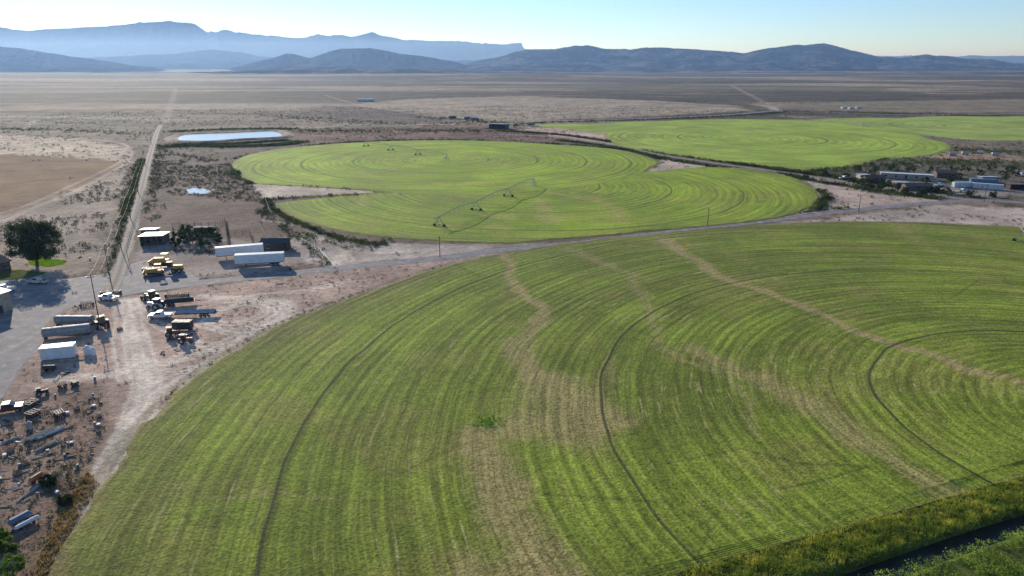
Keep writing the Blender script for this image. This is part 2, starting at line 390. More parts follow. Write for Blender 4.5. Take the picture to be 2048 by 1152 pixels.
link('ground',raw_mesh('ground',np.stack([gx,gy,gz],1),q,4,[g.mat],True,c,{'scrub':scrub}),kind='structure',label='dry sagebrush plain of brown and tan earth')
# ---- crop fields -----------------------------------------------------------------
def field(C,R,tr,name,green,dkgreen,tan_lines,dr,nth,z,ringk=1.0,streak=1.0,lab='',edge_tan=0.3,period=2.3,rc=1.0,sprays_and_shadow=(),fine=1.0,tan=(150,132,84),tcl=(54,52,36)):
    th=np.linspace(-math.pi,math.pi,nth,endpoint=False)
    Rt=R(th)+(fbm(th*40,th*0,int(C[0])%17,3)-0.5)*2.2
    Rt=np.maximum(Rt,1.5)
    nrr=int(min(170,Rt.max())/dr)
    s=np.linspace(0.004,1,nrr)
    SS,TT=np.meshgrid(s,th,indexing='ij');RRR=SS*Rt[None,:]
    x=(RRR*np.cos(TT)).ravel();y=(RRR*np.sin(TT)).ravel();X=x+C[0];Y=y+C[1]
    col=np.tile(np.array(S(*green)),(len(x),1))
    def L(m,rgb):
        nonlocal col
        col=col*(1-m[:,None])+np.array(S(*rgb))[None]*m[:,None]
    L(sst(0.38,0.62,fbm(X/30,Y/30,5,5))*0.8,dkgreen)
    L(sst(0.52,0.70,fbm(X/14,Y/14,15,5))*0.3,(138,120,66))
    L(sst(0.52,0.70,fbm(X/6,Y/6,25,4))*0.15,tuple(int(k*0.8) for k in dkgreen))
    ed=(Rt[None,:].repeat(nrr,0)).ravel()-RRR.ravel()
    L(sst(16.0,0.0,ed+(fbm(X/8,Y/8,19,3)-0.5)*14)*edge_tan*0.7,(104,92,54))
    L(sst(3.0,0.0,ed+(fbm(X/2,Y/2,9,3)-0.5)*4)*edge_tan*1.5,(116,100,64))
    for px,w in sprays_and_shadow:
        L(sst(w,w*0.3,dline(X,Y,GL(px)))*0.5,(62,66,30))
    wxx=X+(fbm(X/7,Y/7,21,4)-0.5)*6;wyy=Y+(fbm(X/7,Y/7,27,4)-0.5)*6
    bare=np.zeros(len(x))
    for pts,w,op in tan_lines:
        P_=GL(pts);d=dlinew(wxx,wyy,P_,w)
        m=sst(1.6,0.25,d+(fbm(X/2.0,Y/2.0,33,3)-0.5)*0.6)*op
        bare=np.maximum(bare,m)
    zz=np.full(len(x),z)+(fbm(X/3,Y/3,41,3)-0.5)*0.12-bare*0.08
    zz[-nth:]=0.0
    idx=np.arange(nrr*nth).reshape(nrr,nth);i2=np.roll(idx,-1,1)
    q=np.stack([idx[:-1],idx[1:],i2[1:],i2[:-1]],-1).reshape(-1,4)
    g=NT(name+'_crop');p=g.pos()
    sx=g.new('ShaderNodeSeparateXYZ');g.put(sx.inputs[0],p)
    fl=g.new('ShaderNodeCombineXYZ');g.put(fl.inputs[0],sx.outputs[0]);g.put(fl.inputs[1],sx.outputs[1])
    ln=g.new('ShaderNodeVectorMath',operation='LENGTH');g.put(ln.inputs[0],fl.outputs[0]);rad0=ln.outputs['Value']
    wob=g.noise(p,0.06,1);rad=g.math('ADD',rad0,g.math('MULTIPLY',wob,1.6))
    def pol(k,sr,off=0.0):
        cb=g.new('ShaderNodeCombineXYZ')
        g.put(cb.inputs[0],g.math('ADD',g.math('MULTIPLY',g.math('DIVIDE',sx.outputs[0],rad),k),off))
        g.put(cb.inputs[1],g.math('MULTIPLY',g.math('DIVIDE',sx.outputs[1],rad),k));g.put(cb.inputs[2],g.math('MULTIPLY',rad,sr));return cb.outputs[0]
    at=g.new('ShaderNodeAttribute',attribute_name='zone_color').outputs['Color']
    ba=g.new('ShaderNodeAttribute',attribute_name='bare').outputs['Fac']
    ringA=g.noise(pol(2.0,0.14*ringk),1.0,2,0.6)
    ringB=g.noise(pol(4.5,1.7*ringk,3.1),1.0,2,0.6)
    ringC=g.noise(pol(9.0,1.3*ringk,7.7),1.0,2,0.55)
    ringE=g.noise(pol(1.6,0.6*ringk,1.7),1.0,2,0.5)
    wave=g.math('SINE',g.math('MULTIPLY',rad,2*math.pi/period))
    patch=g.noise(p,0.028,2,0.5);patch2=g.noise(p,0.045,3,0.6)
    wv=g.math('MULTIPLY',wave,g.ramp(patch2,0.38,0.62,0.07*rc,0.18*rc))
    col_=g.gain(at,g.ramp(ringA,0.32,0.68,1-0.12*rc,1+0.12*rc));col_=g.gain(col_,g.ramp(ringB,0.32,0.68,1-0.20*rc,1+0.19*rc))
    col_=g.gain(col_,g.ramp(ringE,0.34,0.66,1-0.12*rc,1+0.12*rc))
    col_=g.gain(col_,g.math('ADD',wv,1.0))
    dash=g.math('MULTIPLY',g.ramp(ringC,0.60,0.70),g.ramp(patch,0.44,0.60,0.05,1.0))
    dash2=g.math('MULTIPLY',g.ramp(ringE,0.54,0.64),g.math('MULTIPLY',g.ramp(patch2,0.48,0.62),g.ramp(ringB,0.45,0.6)))
    tanc=S(*tan)
    col_=g.mix(g.math('MULTIPLY',dash2,0.32*streak),col_,S(152,134,84))
    col_=g.mix(g.math('MULTIPLY',dash,0.62*streak),col_,S(168,154,98))
    n1=g.noise(p,2.2,2,0.7);n2=g.noise(p,0.5,3,0.6)
    br=g.math('MULTIPLY',ba,g.ramp(g.math('ADD',g.math('MULTIPLY',n1,0.5),g.math('MULTIPLY',ringB,0.5)),0.36,0.54,0.5,1.0))
    tcol=g.gain(tanc+(1,),g.ramp(ringB,0.3,0.7,0.78,1.22))
    col_=g.mix(br,col_,tcol)
    col_=g.gain(col_,g.ramp(n1,0.28,0.72,1-0.36*fine,1+0.34*fine));col_=g.gain(col_,g.ramp(n2,0.3,0.7,0.9,1.1))
    trm=None
    for R0,wd in tr:
        d=g.math('ABSOLUTE',g.math('SUBTRACT',rad,R0+0.8))
        mm=g.ramp(d,wd,wd*0.4);trm=mm if trm is None else g.math('MAXIMUM',trm,mm)
    col_=g.mix(g.math('MULTIPLY',trm,0.78),col_,S(*tcl))
    g.put(g.b.inputs['Base Color'],col_);g.b.inputs['Roughness'].default_value=0.9;g.b.inputs['Specular IOR Level'].default_value=0.15
    g.bump(g.math('ADD',g.math('MULTIPLY',n1,0.9),g.math('MULTIPLY',wave,0.07)),0.6,0.30)
    link(name,raw_mesh(name,np.stack([x,y,zz],1),q,4,[g.mat],True,col,{'bare':bare}),loc=(C[0],C[1],0),kind='structure',label=lab)
TL1=[([(1008,500),(1014,540),(1040,585),(1078,620),(1075,640),(1035,680),(1035,705),(1065,740),(1120,780),(1170,830),(1150,870)],[1.7,1.7,2.1,2.1,2.3,2.5,3.0,4,6.0,7.5,6.0],0.9),
 ([(960,870),(1060,850),(1160,830),(1250,845)],[3,5,6,2.5],0.8),
 ([(965,880),(1000,960),(1030,1040),(1060,1110),(1080,1200)],[3.6,4.6,4.6,5,6.5],0.9),([(1150,1180),(1040,1150),(950,1160)],[3,3,4],0.8),
 ([(1320,478),(1350,500),(1400,530),(1440,552),(1520,582),(1600,612),(1720,668),(1850,712),(1960,745),(2048,770),(2200,800)],[2.6,2.6,2.4,2.3,2.0,1.8,1.8,2,2,2,2],1.0),
 ([(1140,500),(1180,515),(1260,550),(1285,590),(1300,640),(1320,690),(1350,720),(1440,745)],[3,2.6,2.2,1.8,1.6,1.4,1.4,2],0.5),
 ([(1380,700),(1440,725),(1520,755),(1600,800),(1680,850),(1740,895),(1820,940),(1900,980),(1960,1000)],[2.5,3,3,3,3,3,2.8,2.6,2.4],0.7),
 ([(1180,800),(1210,760),(1230,720)],[2,2,1],0.4),([(1500,600),(1640,650),(1760,720)],[1.2,1,1],0.25),
 ([(430,1000),(560,996),(690,1000)],[0.5,0.7,0.5],0.4),([(1780,440),(1840,490),(1900,520)],[3,3,2],0.3),([(1470,745),(1490,800),(1530,880)],[1,1.2,0.8],0.45),([(1640,740),(1660,800),(1700,860)],[.8,.8,.8],0.45)]
SPR_SHADOW=[([(1080,990),(1310,1006)],0.45),([(800,950),(900,900),(960,880)],0.4),([(1480,900),(1600,930),(1730,935)],0.4),([(1560,980),(1640,965),(1740,935)],0.4),([(1960,560),(1900,600)],0.4),([(880,515),(960,555)],0.3),([(1340,1010),(1420,1060),(1390,1130)],0.4),([(1200,905),(1330,930),(1480,900)],0.35)]  # sprayer tracks, plus one painted cast shadow running from the roadside pole
field(C1,R1,[(44.5,0.40),(96,0.40),(148.7,0.40)],'near_field',(118,129,42),(102,110,38),TL1,0.5,1600,0.25,1.0,1.0,'green alfalfa field with curved wheel tracks and dry swales',0.5,2.3,1.0,SPR_SHADOW)
TL3=[([(975,432),(1020,436)],[4,4],0.7),([(985,455),(1015,456)],[4,3],0.6),([(1075,400),(1090,425),(1110,445)],[3.5,4,4],0.6),([(1180,395),(1230,420),(1240,445)],[3,4,3],0.6),([(720,395),(735,410)],[3,3],0.5),
 ([(1020,370),(1100,385),(1180,400)],[3,3,3],0.4),([(1310,345),(1420,352),(1520,375)],[3,2,2],0.4)]
field(C3,R3,[(34,0.55),(70,0.55),(104,0.6)],'middle_field',(138,154,40),(118,134,38),TL3,1.0,900,0.22,0.6,0.5,'bright green pivot-irrigated field beside a gravel road',0.4,3.6,0.8,(),0.8,(160,146,80),(70,80,34))
TL2=[([(720,345),(740,355)],[5,5],0.45),([(950,318),(1000,330),(1060,345)],[4,4,4],0.35),([(760,320),(850,315)],[5,5],0.35)]
field(C2,R2,[(28,0.7),(60,0.7),(92,0.8),(120,0.7)],'far_field',(148,167,42),(130,147,40),TL2,1.3,800,0.27,0.5,0.4,'bright green circular field with rings around its pivot',0.3,4.5,0.7,(),0.7,(160,146,80),(76,86,36))
TL4=[([(1300,262),(1500,258),(1700,270)],[7,5,7],0.3)]
field(C4,R4,[(60,1.1),(110,1.0),(165,1.1)],'wide_field',(152,169,62),(134,151,54),TL4,2.6,700,0.25,0.4,0.5,'pale green field with arc-shaped mowing lines',0.2,7.0,0.7,(),0.6,(160,146,80),(90,104,46))
field(C5,R5,[(40,1.5),(90,1.5)],'edge_field',(150,164,76),(128,143,60),[([(1850,255),(1950,262),(2048,262)],[12,12,12],0.4)],3.5,500,0.2,0.35,0.5,'pale green hay field at the plain edge',0.2,9.0,0.5,(),0.6,(160,146,80),(90,104,46))
# ---- road ribbons -----------------------------------------------------------------
def roadmat(name,rgb,var=0.15,d2=0.5):
    q=NT(name);p=q.pos();a=q.noise(p,0.25,4);b=q.noise(p,3.0,3,0.7)
    c_=q.gain(S(*rgb)+(1,),q.ramp(a,0.3,0.7,1-var,1+var));c_=q.gain(c_,q.ramp(b,0.3,0.7,0.85,1.15))
    c_=q.mix(q.math('MULTIPLY',q.ramp(q.noise(p,0.4,5,0.75),0.48,0.66),d2),c_,S(178,155,137))
    q.put(q.b.inputs['Base Color'],c_);q.b.inputs['Roughness'].default_value=0.85;q.b.inputs['Specular IOR Level'].default_value=0.3
    q.bump(b,0.3,0.05);return q.mat
asph=roadmat('worn_asphalt',(116,111,109),0.2,0.6);gravel=roadmat('gravel_lane',(124,114,103))
dm=NT('dirt_track');p=dm.pos();dn=dm.noise(p,0.5,4,0.7);rt=dm.new('ShaderNodeAttribute',attribute_name='rut').outputs['Fac']
dcx=dm.mix(dm.math('MULTIPLY',rt,dm.ramp(dn,0.3,0.55,0.5,1.0)),S(104,90,72),S(162,146,131));dcx=dm.gain(dcx,dm.ramp(dm.noise(p,2.5,3,0.7),0.3,0.7,0.8,1.2))
dm.put(dm.b.inputs['Base Color'],dcx);dm.b.inputs['Roughness'].default_value=0.95
def ribbon(name,pts,w,z,m,lab,jit=0.35,cuts=(-1,-0.4,0.4,1),rut=None):
    V=[];Q=[];A=[];n_=len(cuts)
    for i,pnt in enumerate(pts):
        a=np.array(pts[max(i-1,0)]);b=np.array(pts[min(i+1,len(pts)-1)]);d=(b-a)/np.linalg.norm(b-a);n=np.array([-d[1],d[0]])
        for k,s in enumerate(cuts):
            ww=w*s+(random.uniform(-jit,jit) if abs(s)==1 else 0);V.append((pnt[0]+n[0]*ww,pnt[1]+n[1]*ww,z))
            A.append(rut[k] if rut else 1.0)
        if i:
            for k in range(n_-1): Q.append((n_*(i-1)+k,n_*(i-1)+k+1,n_*i+k+1,n_*i+k)[::-1])
    link(name,raw_mesh(name,V,Q,4,[m],False,None,{'rut':A}),kind='structure',label=lab)
ribbon('road',main_road,2.9,0.030,asph,'worn grey farm road between green fields')
ribbon('farm_lane',lane,2.2,0.022,gravel,'gravel farm lane between fields')
ribbon('dirt_road',dirt_road,2.1,0.026,dm.mat,'pale twin-track dirt road across scrubland',0.6,(-1,-0.75,-0.5,-0.25,0,0.25,0.5,0.75,1),(0.1,0.8,1,0.6,0.2,0.6,1,0.8,0.1))
ribbon('highway',highway,4.0,0.018,asph,'distant narrow paved road')
def flat_poly(name,pts,z,m,lab,jit=0.0,kind='structure'):
    pp=[]
    n=len(pts)
    for i in range(n):
        a=np.array(pts[i]);b=np.array(pts[(i+1)%n]);k=max(1,int(np.linalg.norm(b-a)/1.5))
        for j in range(k):
            r=a+(b-a)*j/k;pp.append((r[0]+random.uniform(-jit,jit),r[1]+random.uniform(-jit,jit),z))
    tr=tessellate_polygon([[Vector(v) for v in pp]])
    me=bpy.data.meshes.new(name);me.from_pydata(pp,[],[tuple(t) for t in tr]);me.materials.append(m)
    import bmesh
    bm=bmesh.new();bm.from_mesh(me);bmesh.ops.recalc_face_normals(bm,faces=bm.faces)
    if sum(f.normal.z for f in bm.faces)<0: bmesh.ops.reverse_faces(bm,faces=bm.faces)
    bm.to_mesh(me);bm.free()
    return link(name,me,kind=kind,label=lab)
flat_poly('paved_yard',yard_poly,0.014,asph,'worn grey asphalt yard with dusty edges',0.4)
wm=NT('pond_water');wm.b.inputs['Base Color'].default_value=(0.66,0.70,0.72,1);wm.b.inputs['Roughness'].default_value=0.2;wm.b.inputs['IOR'].default_value=1.33  # pale silty base also carries the bright sky reflection as colour
wm.bump(wm.noise(wm.pos(),0.8,2),0.1,0.02)
cm=NT('canal_water');cm.b.inputs['Base Color'].default_value=(0.01,0.015,0.012,1);cm.b.inputs['Roughness'].default_value=0.4
cm.bump(cm.noise(cm.pos(),2.0,2),0.4,0.05)
flat_poly('pond_water',pond,0.35,wm.mat,'still irrigation pond with pale sky painted into its colour');flat_poly('small_pond_water',pond2,0.05,wm.mat,'small bright stock pond')
berm_m=NT('pond_bank');pp=berm_m.pos();berm_m.put(berm_m.b.inputs['Base Color'],berm_m.mix(berm_m.ramp(berm_m.noise(pp,0.15,4),0.4,0.6),S(88,78,56),S(140,120,96)));berm_m.b.inputs['Roughness'].default_value=0.95
def berm(name,pts,prof,lab):
    cx=sum(p[0] for p in pts)/len(pts);cy=sum(p[1] for p in pts)/len(pts)
    loop=spline(list(pts)+[pts[0]],5)[:-1];V=[];Q=[];n=len(loop);k=len(prof)
    for i,pt in enumerate(loop):
        a=np.array(loop[i-1]);b=np.array(loop[(i+1)%n]);d=(b-a)/(np.linalg.norm(b-a)+1e-9);nn=np.array([d[1],-d[0]])
        if nn@(np.array(pt)-np.array([cx,cy]))<0:nn=-nn
        for off,z in prof:V.append((pt[0]+nn[0]*off,pt[1]+nn[1]*off,z+random.uniform(-.08,.08)))
    for i in range(n):
        j=(i+1)%n
        for t in range(k-1):Q.append((i*k+t,i*k+t+1,j*k+t+1,j*k+t))
    link(name,raw_mesh(name,V,Q,4,[berm_m.mat],True),kind='structure',label=lab)
berm('pond_bank',pond,[(-3,0.2),(0,0.6),(2.5,1.3),(5,1.3),(9,-0.1)],'earth bank around the irrigation pond')
berm('small_pond_bank',pond2,[(-1,-0.1),(0.3,0.2),(1.5,0.3),(3,-0.1)],'low muddy rim of a stock pond')
cw=[]
for s in(-1,1):
    cc=canal if s<0 else canal[::-1]
    cw+= [(x+Ln[0]*s*1.7,y+Ln[1]*s*1.7) for x,y in cc]
flat_poly('canal_water',cw,-1.25,cm.mat,'dark narrow irrigation canal')
# ---- scattered vegetation --------------------------------------------------------------
def scatter(name,px,py,R,Hh,ntri,leaf,mat,label,base_z=0.0,blade=False,kind='stuff'):
    N=len(px);rg=np.random.default_rng(len(name)*7+N)
    u=rg.random((N,ntri));ph=rg.random((N,ntri))*2*np.pi
    if blade:
        rad=np.sqrt(u)*R[:,None];cx=px[:,None]+np.cos(ph)*rad;cy=py[:,None]+np.sin(ph)*rad
        h=Hh[:,None]*(0.55+0.6*rg.random((N,ntri)));a=rg.random((N,ntri))*np.pi;w=leaf*(0.6+0.8*rg.random((N,ntri)))
        lx=(rg.random((N,ntri))-.5)*h*0.5;ly=(rg.random((N,ntri))-.5)*h*0.5
        v0=np.stack([cx-np.cos(a)*w,cy-np.sin(a)*w,np.full_like(cx,base_z)],-1);v1=np.stack([cx+np.cos(a)*w,cy+np.sin(a)*w,np.full_like(cx,base_z)],-1)
        v2=np.stack([cx+lx,cy+ly,base_z+h],-1)
    else:
        el=np.arccos(1-rg.random((N,ntri))*1.0);rad=(0.45+0.55*rg.random((N,ntri))**0.5)*(0.75+0.5*rg.random((N,ntri)))
        cx=px[:,None]+np.cos(ph)*np.sin(el)*rad*R[:,None];cy=py[:,None]+np.sin(ph)*np.sin(el)*rad*R[:,None];cz=base_z+np.cos(el)*rad*Hh[:,None]+0.05
        cc=np.stack([cx,cy,cz],-1);sz=(leaf*R)[:,None,None]
        v0=cc+(rg.random((N,ntri,3))-.5)*2*sz;v1=cc+(rg.random((N,ntri,3))-.5)*2*sz;v2=cc+(rg.random((N,ntri,3))-.5)*2*sz
    V=np.stack([v0,v1,v2],2).reshape(-1,3);Fc=np.arange(len(V)).reshape(-1,3)
    return link(name,raw_mesh(name,V,Fc,3,[mat],False),kind=kind,label=label)
sage=leafmat('sage_leaves',S(82,80,58),S(54,58,36),0.1,0.3)
grn=leafmat('shrub_leaves',S(84,92,42),S(50,60,28),0.1,0.3)
dryg=leafmat('dry_grass',S(150,126,84),S(124,104,66),0.3,0.4)
def rand_poly(pts,n):
    xs=[p[0] for p in pts];ys=[p[1] for p in pts]
    x=rng.uniform(min(xs),max(xs),n*4);y=rng.uniform(min(ys),max(ys),n*4);k=inpoly(x,y,pts);return x[k][:n],y[k][:n]
def along(pts,n,spread):
    sp=np.array(spline(pts,2));i=rng.integers(0,len(sp)-1,n)
    t=rng.random(n)[:,None];q_=sp[i]*(1-t)+sp[i+1]*t;q_=q_+rng.normal(0,spread,(n,2));return q_[:,0],q_[:,1]
def gather(lst):
    X=np.concatenate([a for a,b in lst]);Y=np.concatenate([b for a,b in lst]);return X,Y
L_=[]
r_=np.sqrt(rng.uniform(90**2,1100**2,22000));a_=rng.uniform(-0.85,0.85,22000);L_.append((r_*np.sin(a_),r_*np.cos(a_)))
L_.append(rand_poly(GL([(322,300),(468,325),(540,410),(640,470),(560,475),(440,440),(300,450),(262,470),(300,320)]),2600))
L_.append(rand_poly(GL([(200,440),(262,330),(290,330),(262,440),(250,500),(215,520)]),900))
L_.append(rand_poly(GL([(0,450),(120,405),(215,360),(240,400),(190,500),(0,540)]),500))
L_.append(rand_poly(GL([(590,258),(960,248),(1060,262),(1180,288),(900,277),(650,284)]),900))
X,Y=gather(L_)
yardz=GL([(-400,1400),(-400,560),(0,560),(180,545),(500,545),(860,512),(1060,490),(900,530),(720,590),(560,650),(380,760),(240,920),(100,1152)])
pale=[yardz]+[GL(z) for z in ([(-300,312),(0,312),(150,316),(246,330),(200,358),(100,392),(0,425),(-300,500)],[(560,474),(760,487),(1100,484),(900,508),(660,533)],[(250,500),(300,470),(560,490),(600,520),(560,545),(300,560)],[(505,366),(748,380),(742,389),(530,396)])]
k=clear_mask(X,Y,0.8)
for pz in pale:k&=~(inpoly(X,Y,pz)&(rng.random(len(X))<0.93))
k&=((X-Lp[0])*Ln[0]+(Y-Lp[1])*Ln[1]>0)
k&=fbm(X/25,Y/25,77,3)>0.42
X=X[k];Y=Y[k];R=rng.uniform(0.5,1.15,len(X))
scatter('sagebrush',X,Y,R,R*0.8,16,0.36,sage,'scattered grey-green sagebrush on dry ground')
L_=[]
for px,n,s in [([(470,330),(482,350),(505,368)],300,1.2),([(530,400),(545,417),(590,443),(640,464),(700,480),(760,490)],520,1.3),([(508,367),(620,374),(745,381)],60,0.8),([(540,399),(640,392),(742,389)],70,0.8),
 ([(1000,262),(1120,270),(1220,284),(1330,306),(1500,331),(1650,352),(1780,371),(1890,387)],2600,2.2),
 ([(1120,281),(1220,294),(1330,318),(1480,341),(1560,348),(1600,357),(1650,366),(1780,384),(1870,398)],1500,2.2),
 ([(335,294),(400,292),(470,293),(560,290),(600,284)],1700,4),([(345,264),(450,259),(590,258)],600,5),([(350,290),(420,289),(480,287),(570,281)],900,2),
 ([(1620,343),(1760,320),(1900,296)],260,1.5),([(1560,222),(1800,228),(2048,234)],900,6),([(1050,246),(1250,241),(1450,233),(1560,225)],1000,5),
 ([(1640,380),(1650,395),(1630,420),(1570,438)],300,1.6),([(1480,445),(1600,427),(1700,416)],120,1.0),
 ([(470,318),(520,306),(600,294),(700,285),(900,280),(1100,288),(1250,300),(1320,318)],700,1.5),
 ([(232,545),(240,490),(252,430),(268,375),(284,320)],900,1.5),([(300,440),(296,390),(312,330),(322,290)],260,3),
 ([(600,470),(650,485),(760,492),(770,480)],130,3),([(520,420),(560,450),(600,478),(660,530)],160,1.4),
 ([(440,345),(500,352)],90,4),([(600,262),(800,262),(980,262)],600,10),([(850,235),(960,242),(1040,250)],400,9),
 ([(0,258),(160,262),(300,268)],300,8),([(1900,300),(2048,305)],250,10),([(1650,350),(1760,335),(1900,325),(2040,330)],900,12),([(1720,380),(1820,392),(1960,395)],200,3),([(1850,225),(1950,240),(1800,245)],200,12),([(560,232),(740,246),(960,246)],400,12),
 ([(1200,196),(1500,206),(1800,200)],260,14),([(350,500),(430,505)],40,1.5)]:
    L_.append(along(GL(px),n,s))
X,Y=gather(L_);k=clear_mask(X,Y,0.3);X=X[k];Y=Y[k];R=rng.uniform(0.6,1.5,len(X));R=np.where(np.hypot(X,Y)<330,R*0.7,R)
scatter('field_edge_shrubs',X,Y,R,R*0.95,18,0.36,grn,'dense green shrubs lining field edges and lanes')
L_=[along(GL([(130,1130),(200,990),(262,880),(330,800),(430,730),(560,650),(720,590),(900,530)]),420,1.0),rand_poly(GL([(0,850),(200,780),(220,870),(180,1000),(100,1152),(0,1152)]),520),
  rand_poly(yardz,1200),along(GL([(500,556),(700,540),(860,520)]),70,1.3),along(GL([(560,575),(700,560),(760,556)]),40,2),rand_poly(GL([(330,760),(560,640),(480,600),(330,700)]),60)]
X,Y=gather(L_);k=clear_mask(X,Y,0.2)&(dline(X,Y,GL([(262,600),(290,720),(300,770),(245,890),(165,1060)]))>4)&~inpoly(X,Y,yard_poly);X=X[k];Y=Y[k];R=rng.uniform(0.15,0.5,len(X))
scatter('yard_weeds',X,Y,R,R*0.8,14,0.4,sage,'low dusty weeds dotted over bare dirt')
X,Y=rand_poly(GL([(130,1010),(175,940),(195,970),(150,1070),(100,1165),(60,1165),(95,1080)]),520);k=~in_fields(X,Y,0.3)&(fbm(X/3,Y/3,4,2)>0.42);X=X[k];Y=Y[k]
scatter('dry_grass',X,Y,rng.uniform(0.2,0.5,len(X)),rng.uniform(0.2,0.5,len(X)),12,0.05,dryg,'tan dry grass along the field corner',blade=True)
X,Y=rand_poly(GL([(80,940),(130,930),(180,960),(150,1020),(90,990)]),46);R=rng.uniform(0.3,0.7,len(X));scatter('weedy_thicket',X,Y,R,R*0.8,50,0.22,grn,'green weedy thicket beside scrap')
cx_,cy_=G(978,848);X=cx_+rng.normal(0,1.3,90);Y=cy_+rng.normal(0,1.3,90);R=rng.uniform(0.15,0.35,90);scatter('tall_weed_patch',X,Y,R,R*1.1,14,0.4,leafmat('lush_weed',S(96,150,36),S(74,120,30),0.8,0.4),'small vivid green weed patch in the crop',0.2)
wil=leafmat('ditch_willow',S(166,164,70),S(112,126,52),0.28,0.5);wil2=leafmat('ditch_reeds',S(150,168,70),S(98,120,50),0.3,0.5);wil3=leafmat('ditch_brush',S(120,134,54),S(84,100,42),0.4,0.45)
def band(n,o0,o1,s0=-8,s1=110):
    s=rng.uniform(s0,s1,n);o=rng.uniform(o0,o1,n);x=Lp[0]+Ld[0]*s-Ln[0]*o;y=Lp[1]+Ld[1]*s-Ln[1]*o;return x,y
X,Y=band(2600,0.1,5.6);R=rng.uniform(0.2,0.5,len(X));H_=0.2+1.0*fbm(X/1.6,Y/1.6,3,3)**1.3
scatter('ditch_willows',X,Y,R,H_,18,0.035,wil,'yellow-green willows along the ditch',blade=True)
X,Y=band(2600,0.1,4.0);R=rng.uniform(0.2,0.6,len(X));H_=0.15+1.0*fbm(X/1.6,Y/1.6,3,3)**1.3
scatter('ditch_willow_foliage',X,Y,R,H_,24,0.2,wil,'yellow-green foliage mass along the ditch')
X,Y=band(2600,2.2,6.0);k=fbm(X/3,Y/3,13,2)>0.4;X=X[k];Y=Y[k];R=rng.uniform(0.3,0.75,len(X));H_=0.25+1.4*fbm(X/1.8,Y/1.8,3,3)**1.3
scatter('ditch_brush',X,Y,R,H_,26,0.18,wil3,'muted green brush on the ditch bank')
X,Y=band(6500,9.0,30.0);k=(fbm(X/4,Y/4,9,2)>0.30);X=X[k];Y=Y[k];R=rng.uniform(0.35,0.9,len(X));H_=0.3+1.6*fbm(X/3,Y/3,7,3)**1.2
scatter('canal_bank_bushes',X,Y,R,H_,34,0.18,wil2,'green bushes and reeds beyond the canal')
# ---- trees ----------------------------------------------------------------------------
def tree(name,loc,h,cr,label,n_cl=40,per=220,leaf=0.22,mat=None,group=None,base=0.18,trunk_r=0.35,fill=(0.45,0.95),rk=(0.2,0.36)):
    e=thing(name,label,'tree',loc,0,group)
    b=MB();top=h*0.45
    b.cyl((0,0,0),(0.2,0.1,top*0.5),trunk_r,10,0,trunk_r*0.75);b.cyl((0.2,0.1,top*0.5),(0.1,-0.1,top*1.3),trunk_r*0.75,8,0,trunk_r*0.3)
    cl=[]
    for i in range(n_cl):
        t=random.random();ph=random.uniform(0,6.283);z=h*(base+0.05)+(h*(0.93-base))*t
        env=cr*math.sin(math.pi*(0.14+0.76*t))**0.5*random.uniform(*fill)
        cl.append((env*math.cos(ph),env*math.sin(ph),z))
    for i in range(9):
        c_=cl[i*len(cl)//9];s=(0.15,0,top*random.uniform(0.35,1.0));mid=((c_[0]+s[0])*0.5,(c_[1]+s[1])*0.5,(c_[2]+s[2])*0.5+0.3)
        b.cyl(s,mid,trunk_r*0.35,6,0,trunk_r*0.22);b.cyl(mid,c_,trunk_r*0.22,5,0,trunk_r*0.07)
    b.part('trunk',bark,e)
    C=np.array(cl);N=n_cl*per;rad=np.repeat(np.array([cr*random.uniform(*rk) for _ in cl]),per)
    d=rng.normal(size=(N,3));d/=np.linalg.norm(d,axis=1)[:,None];d*=((rng.random(N)**0.5)*rad)[:,None];d[:,2]*=0.75
    cc=np.repeat(C,per,0)+d
    V=np.stack([cc+(rng.random((N,3))-.5)*2*leaf for _ in range(3)],1).reshape(-1,3)
    link('crown',raw_mesh('crown',V,np.arange(len(V)).reshape(-1,3),3,[mat],False),e)
    return e
tl=leafmat('elm_leaves',(0.04,0.06,0.02),(0.07,0.095,0.03),0.3,0.35);tl2=leafmat('olive_leaves',(0.06,0.08,0.035),(0.10,0.12,0.05),0.3,0.35);tl3=leafmat('bright_bush_leaves',(0.12,0.2,0.035),(0.18,0.26,0.06),0.4,0.5)
bx,by=G(97,532);tree('elm_tree',(bx-3.5,by),13.4,8.2,'large dark leafy elm beside the paved yard',90,280,0.32,tl,None,0.17,0.5,(0.1,0.95),(0.17,0.32))
flat_poly('lawn_patch',GL([(55,520),(75,516),(110,518),(134,521),(128,529),(95,534),(60,530)]),0.05,leafmat('lawn_grass',S(120,150,30),S(90,120,25),0.8,0.1),'small bright green lawn under the tree',0.4)
flat_poly('lawn_patch',GL([(-40,545),(40,540),(95,545),(60,556),(0,562),(-60,560)]),0.045,leafmat('dim_lawn_grass',S(84,100,50),S(110,106,66),0.5,0.1),'dull green lawn beside the house',0.4)
for (u,v,h,cr,l) in [(25,1150,2.6,1.7,'rounded bright green bush at the yard corner'),(14,1100,1.5,1.3,'low green bush beside scrap pipes'),(-5,1085,1.7,1.3,'low green bush beside scrap pipes'),(98,968,1.2,1.2,'small green bush among scrap'),(130,1005,1.0,1.0,'small olive bush among scrap')]:
    tree('bush',G(u,v),h,cr,l,26,150,0.14,tl3 if u<30 else tl2,None,0.02,0.1)
for (u,v,h,cr) in [(385,488,4.4,3.2),(412,492,4.0,3.0),(360,480,3.6,2.6),(434,488,3.4,2.2),(372,470,3.6,2.6),(400,478,4,2.8),(424,474,3.4,2.4),(352,492,3,2.0)]:
    tree('corral_tree',G(u,v),h,cr,'small dark scraggly tree inside the corral',18,120,0.25,tl,'trees inside the corral',0.1,0.15)
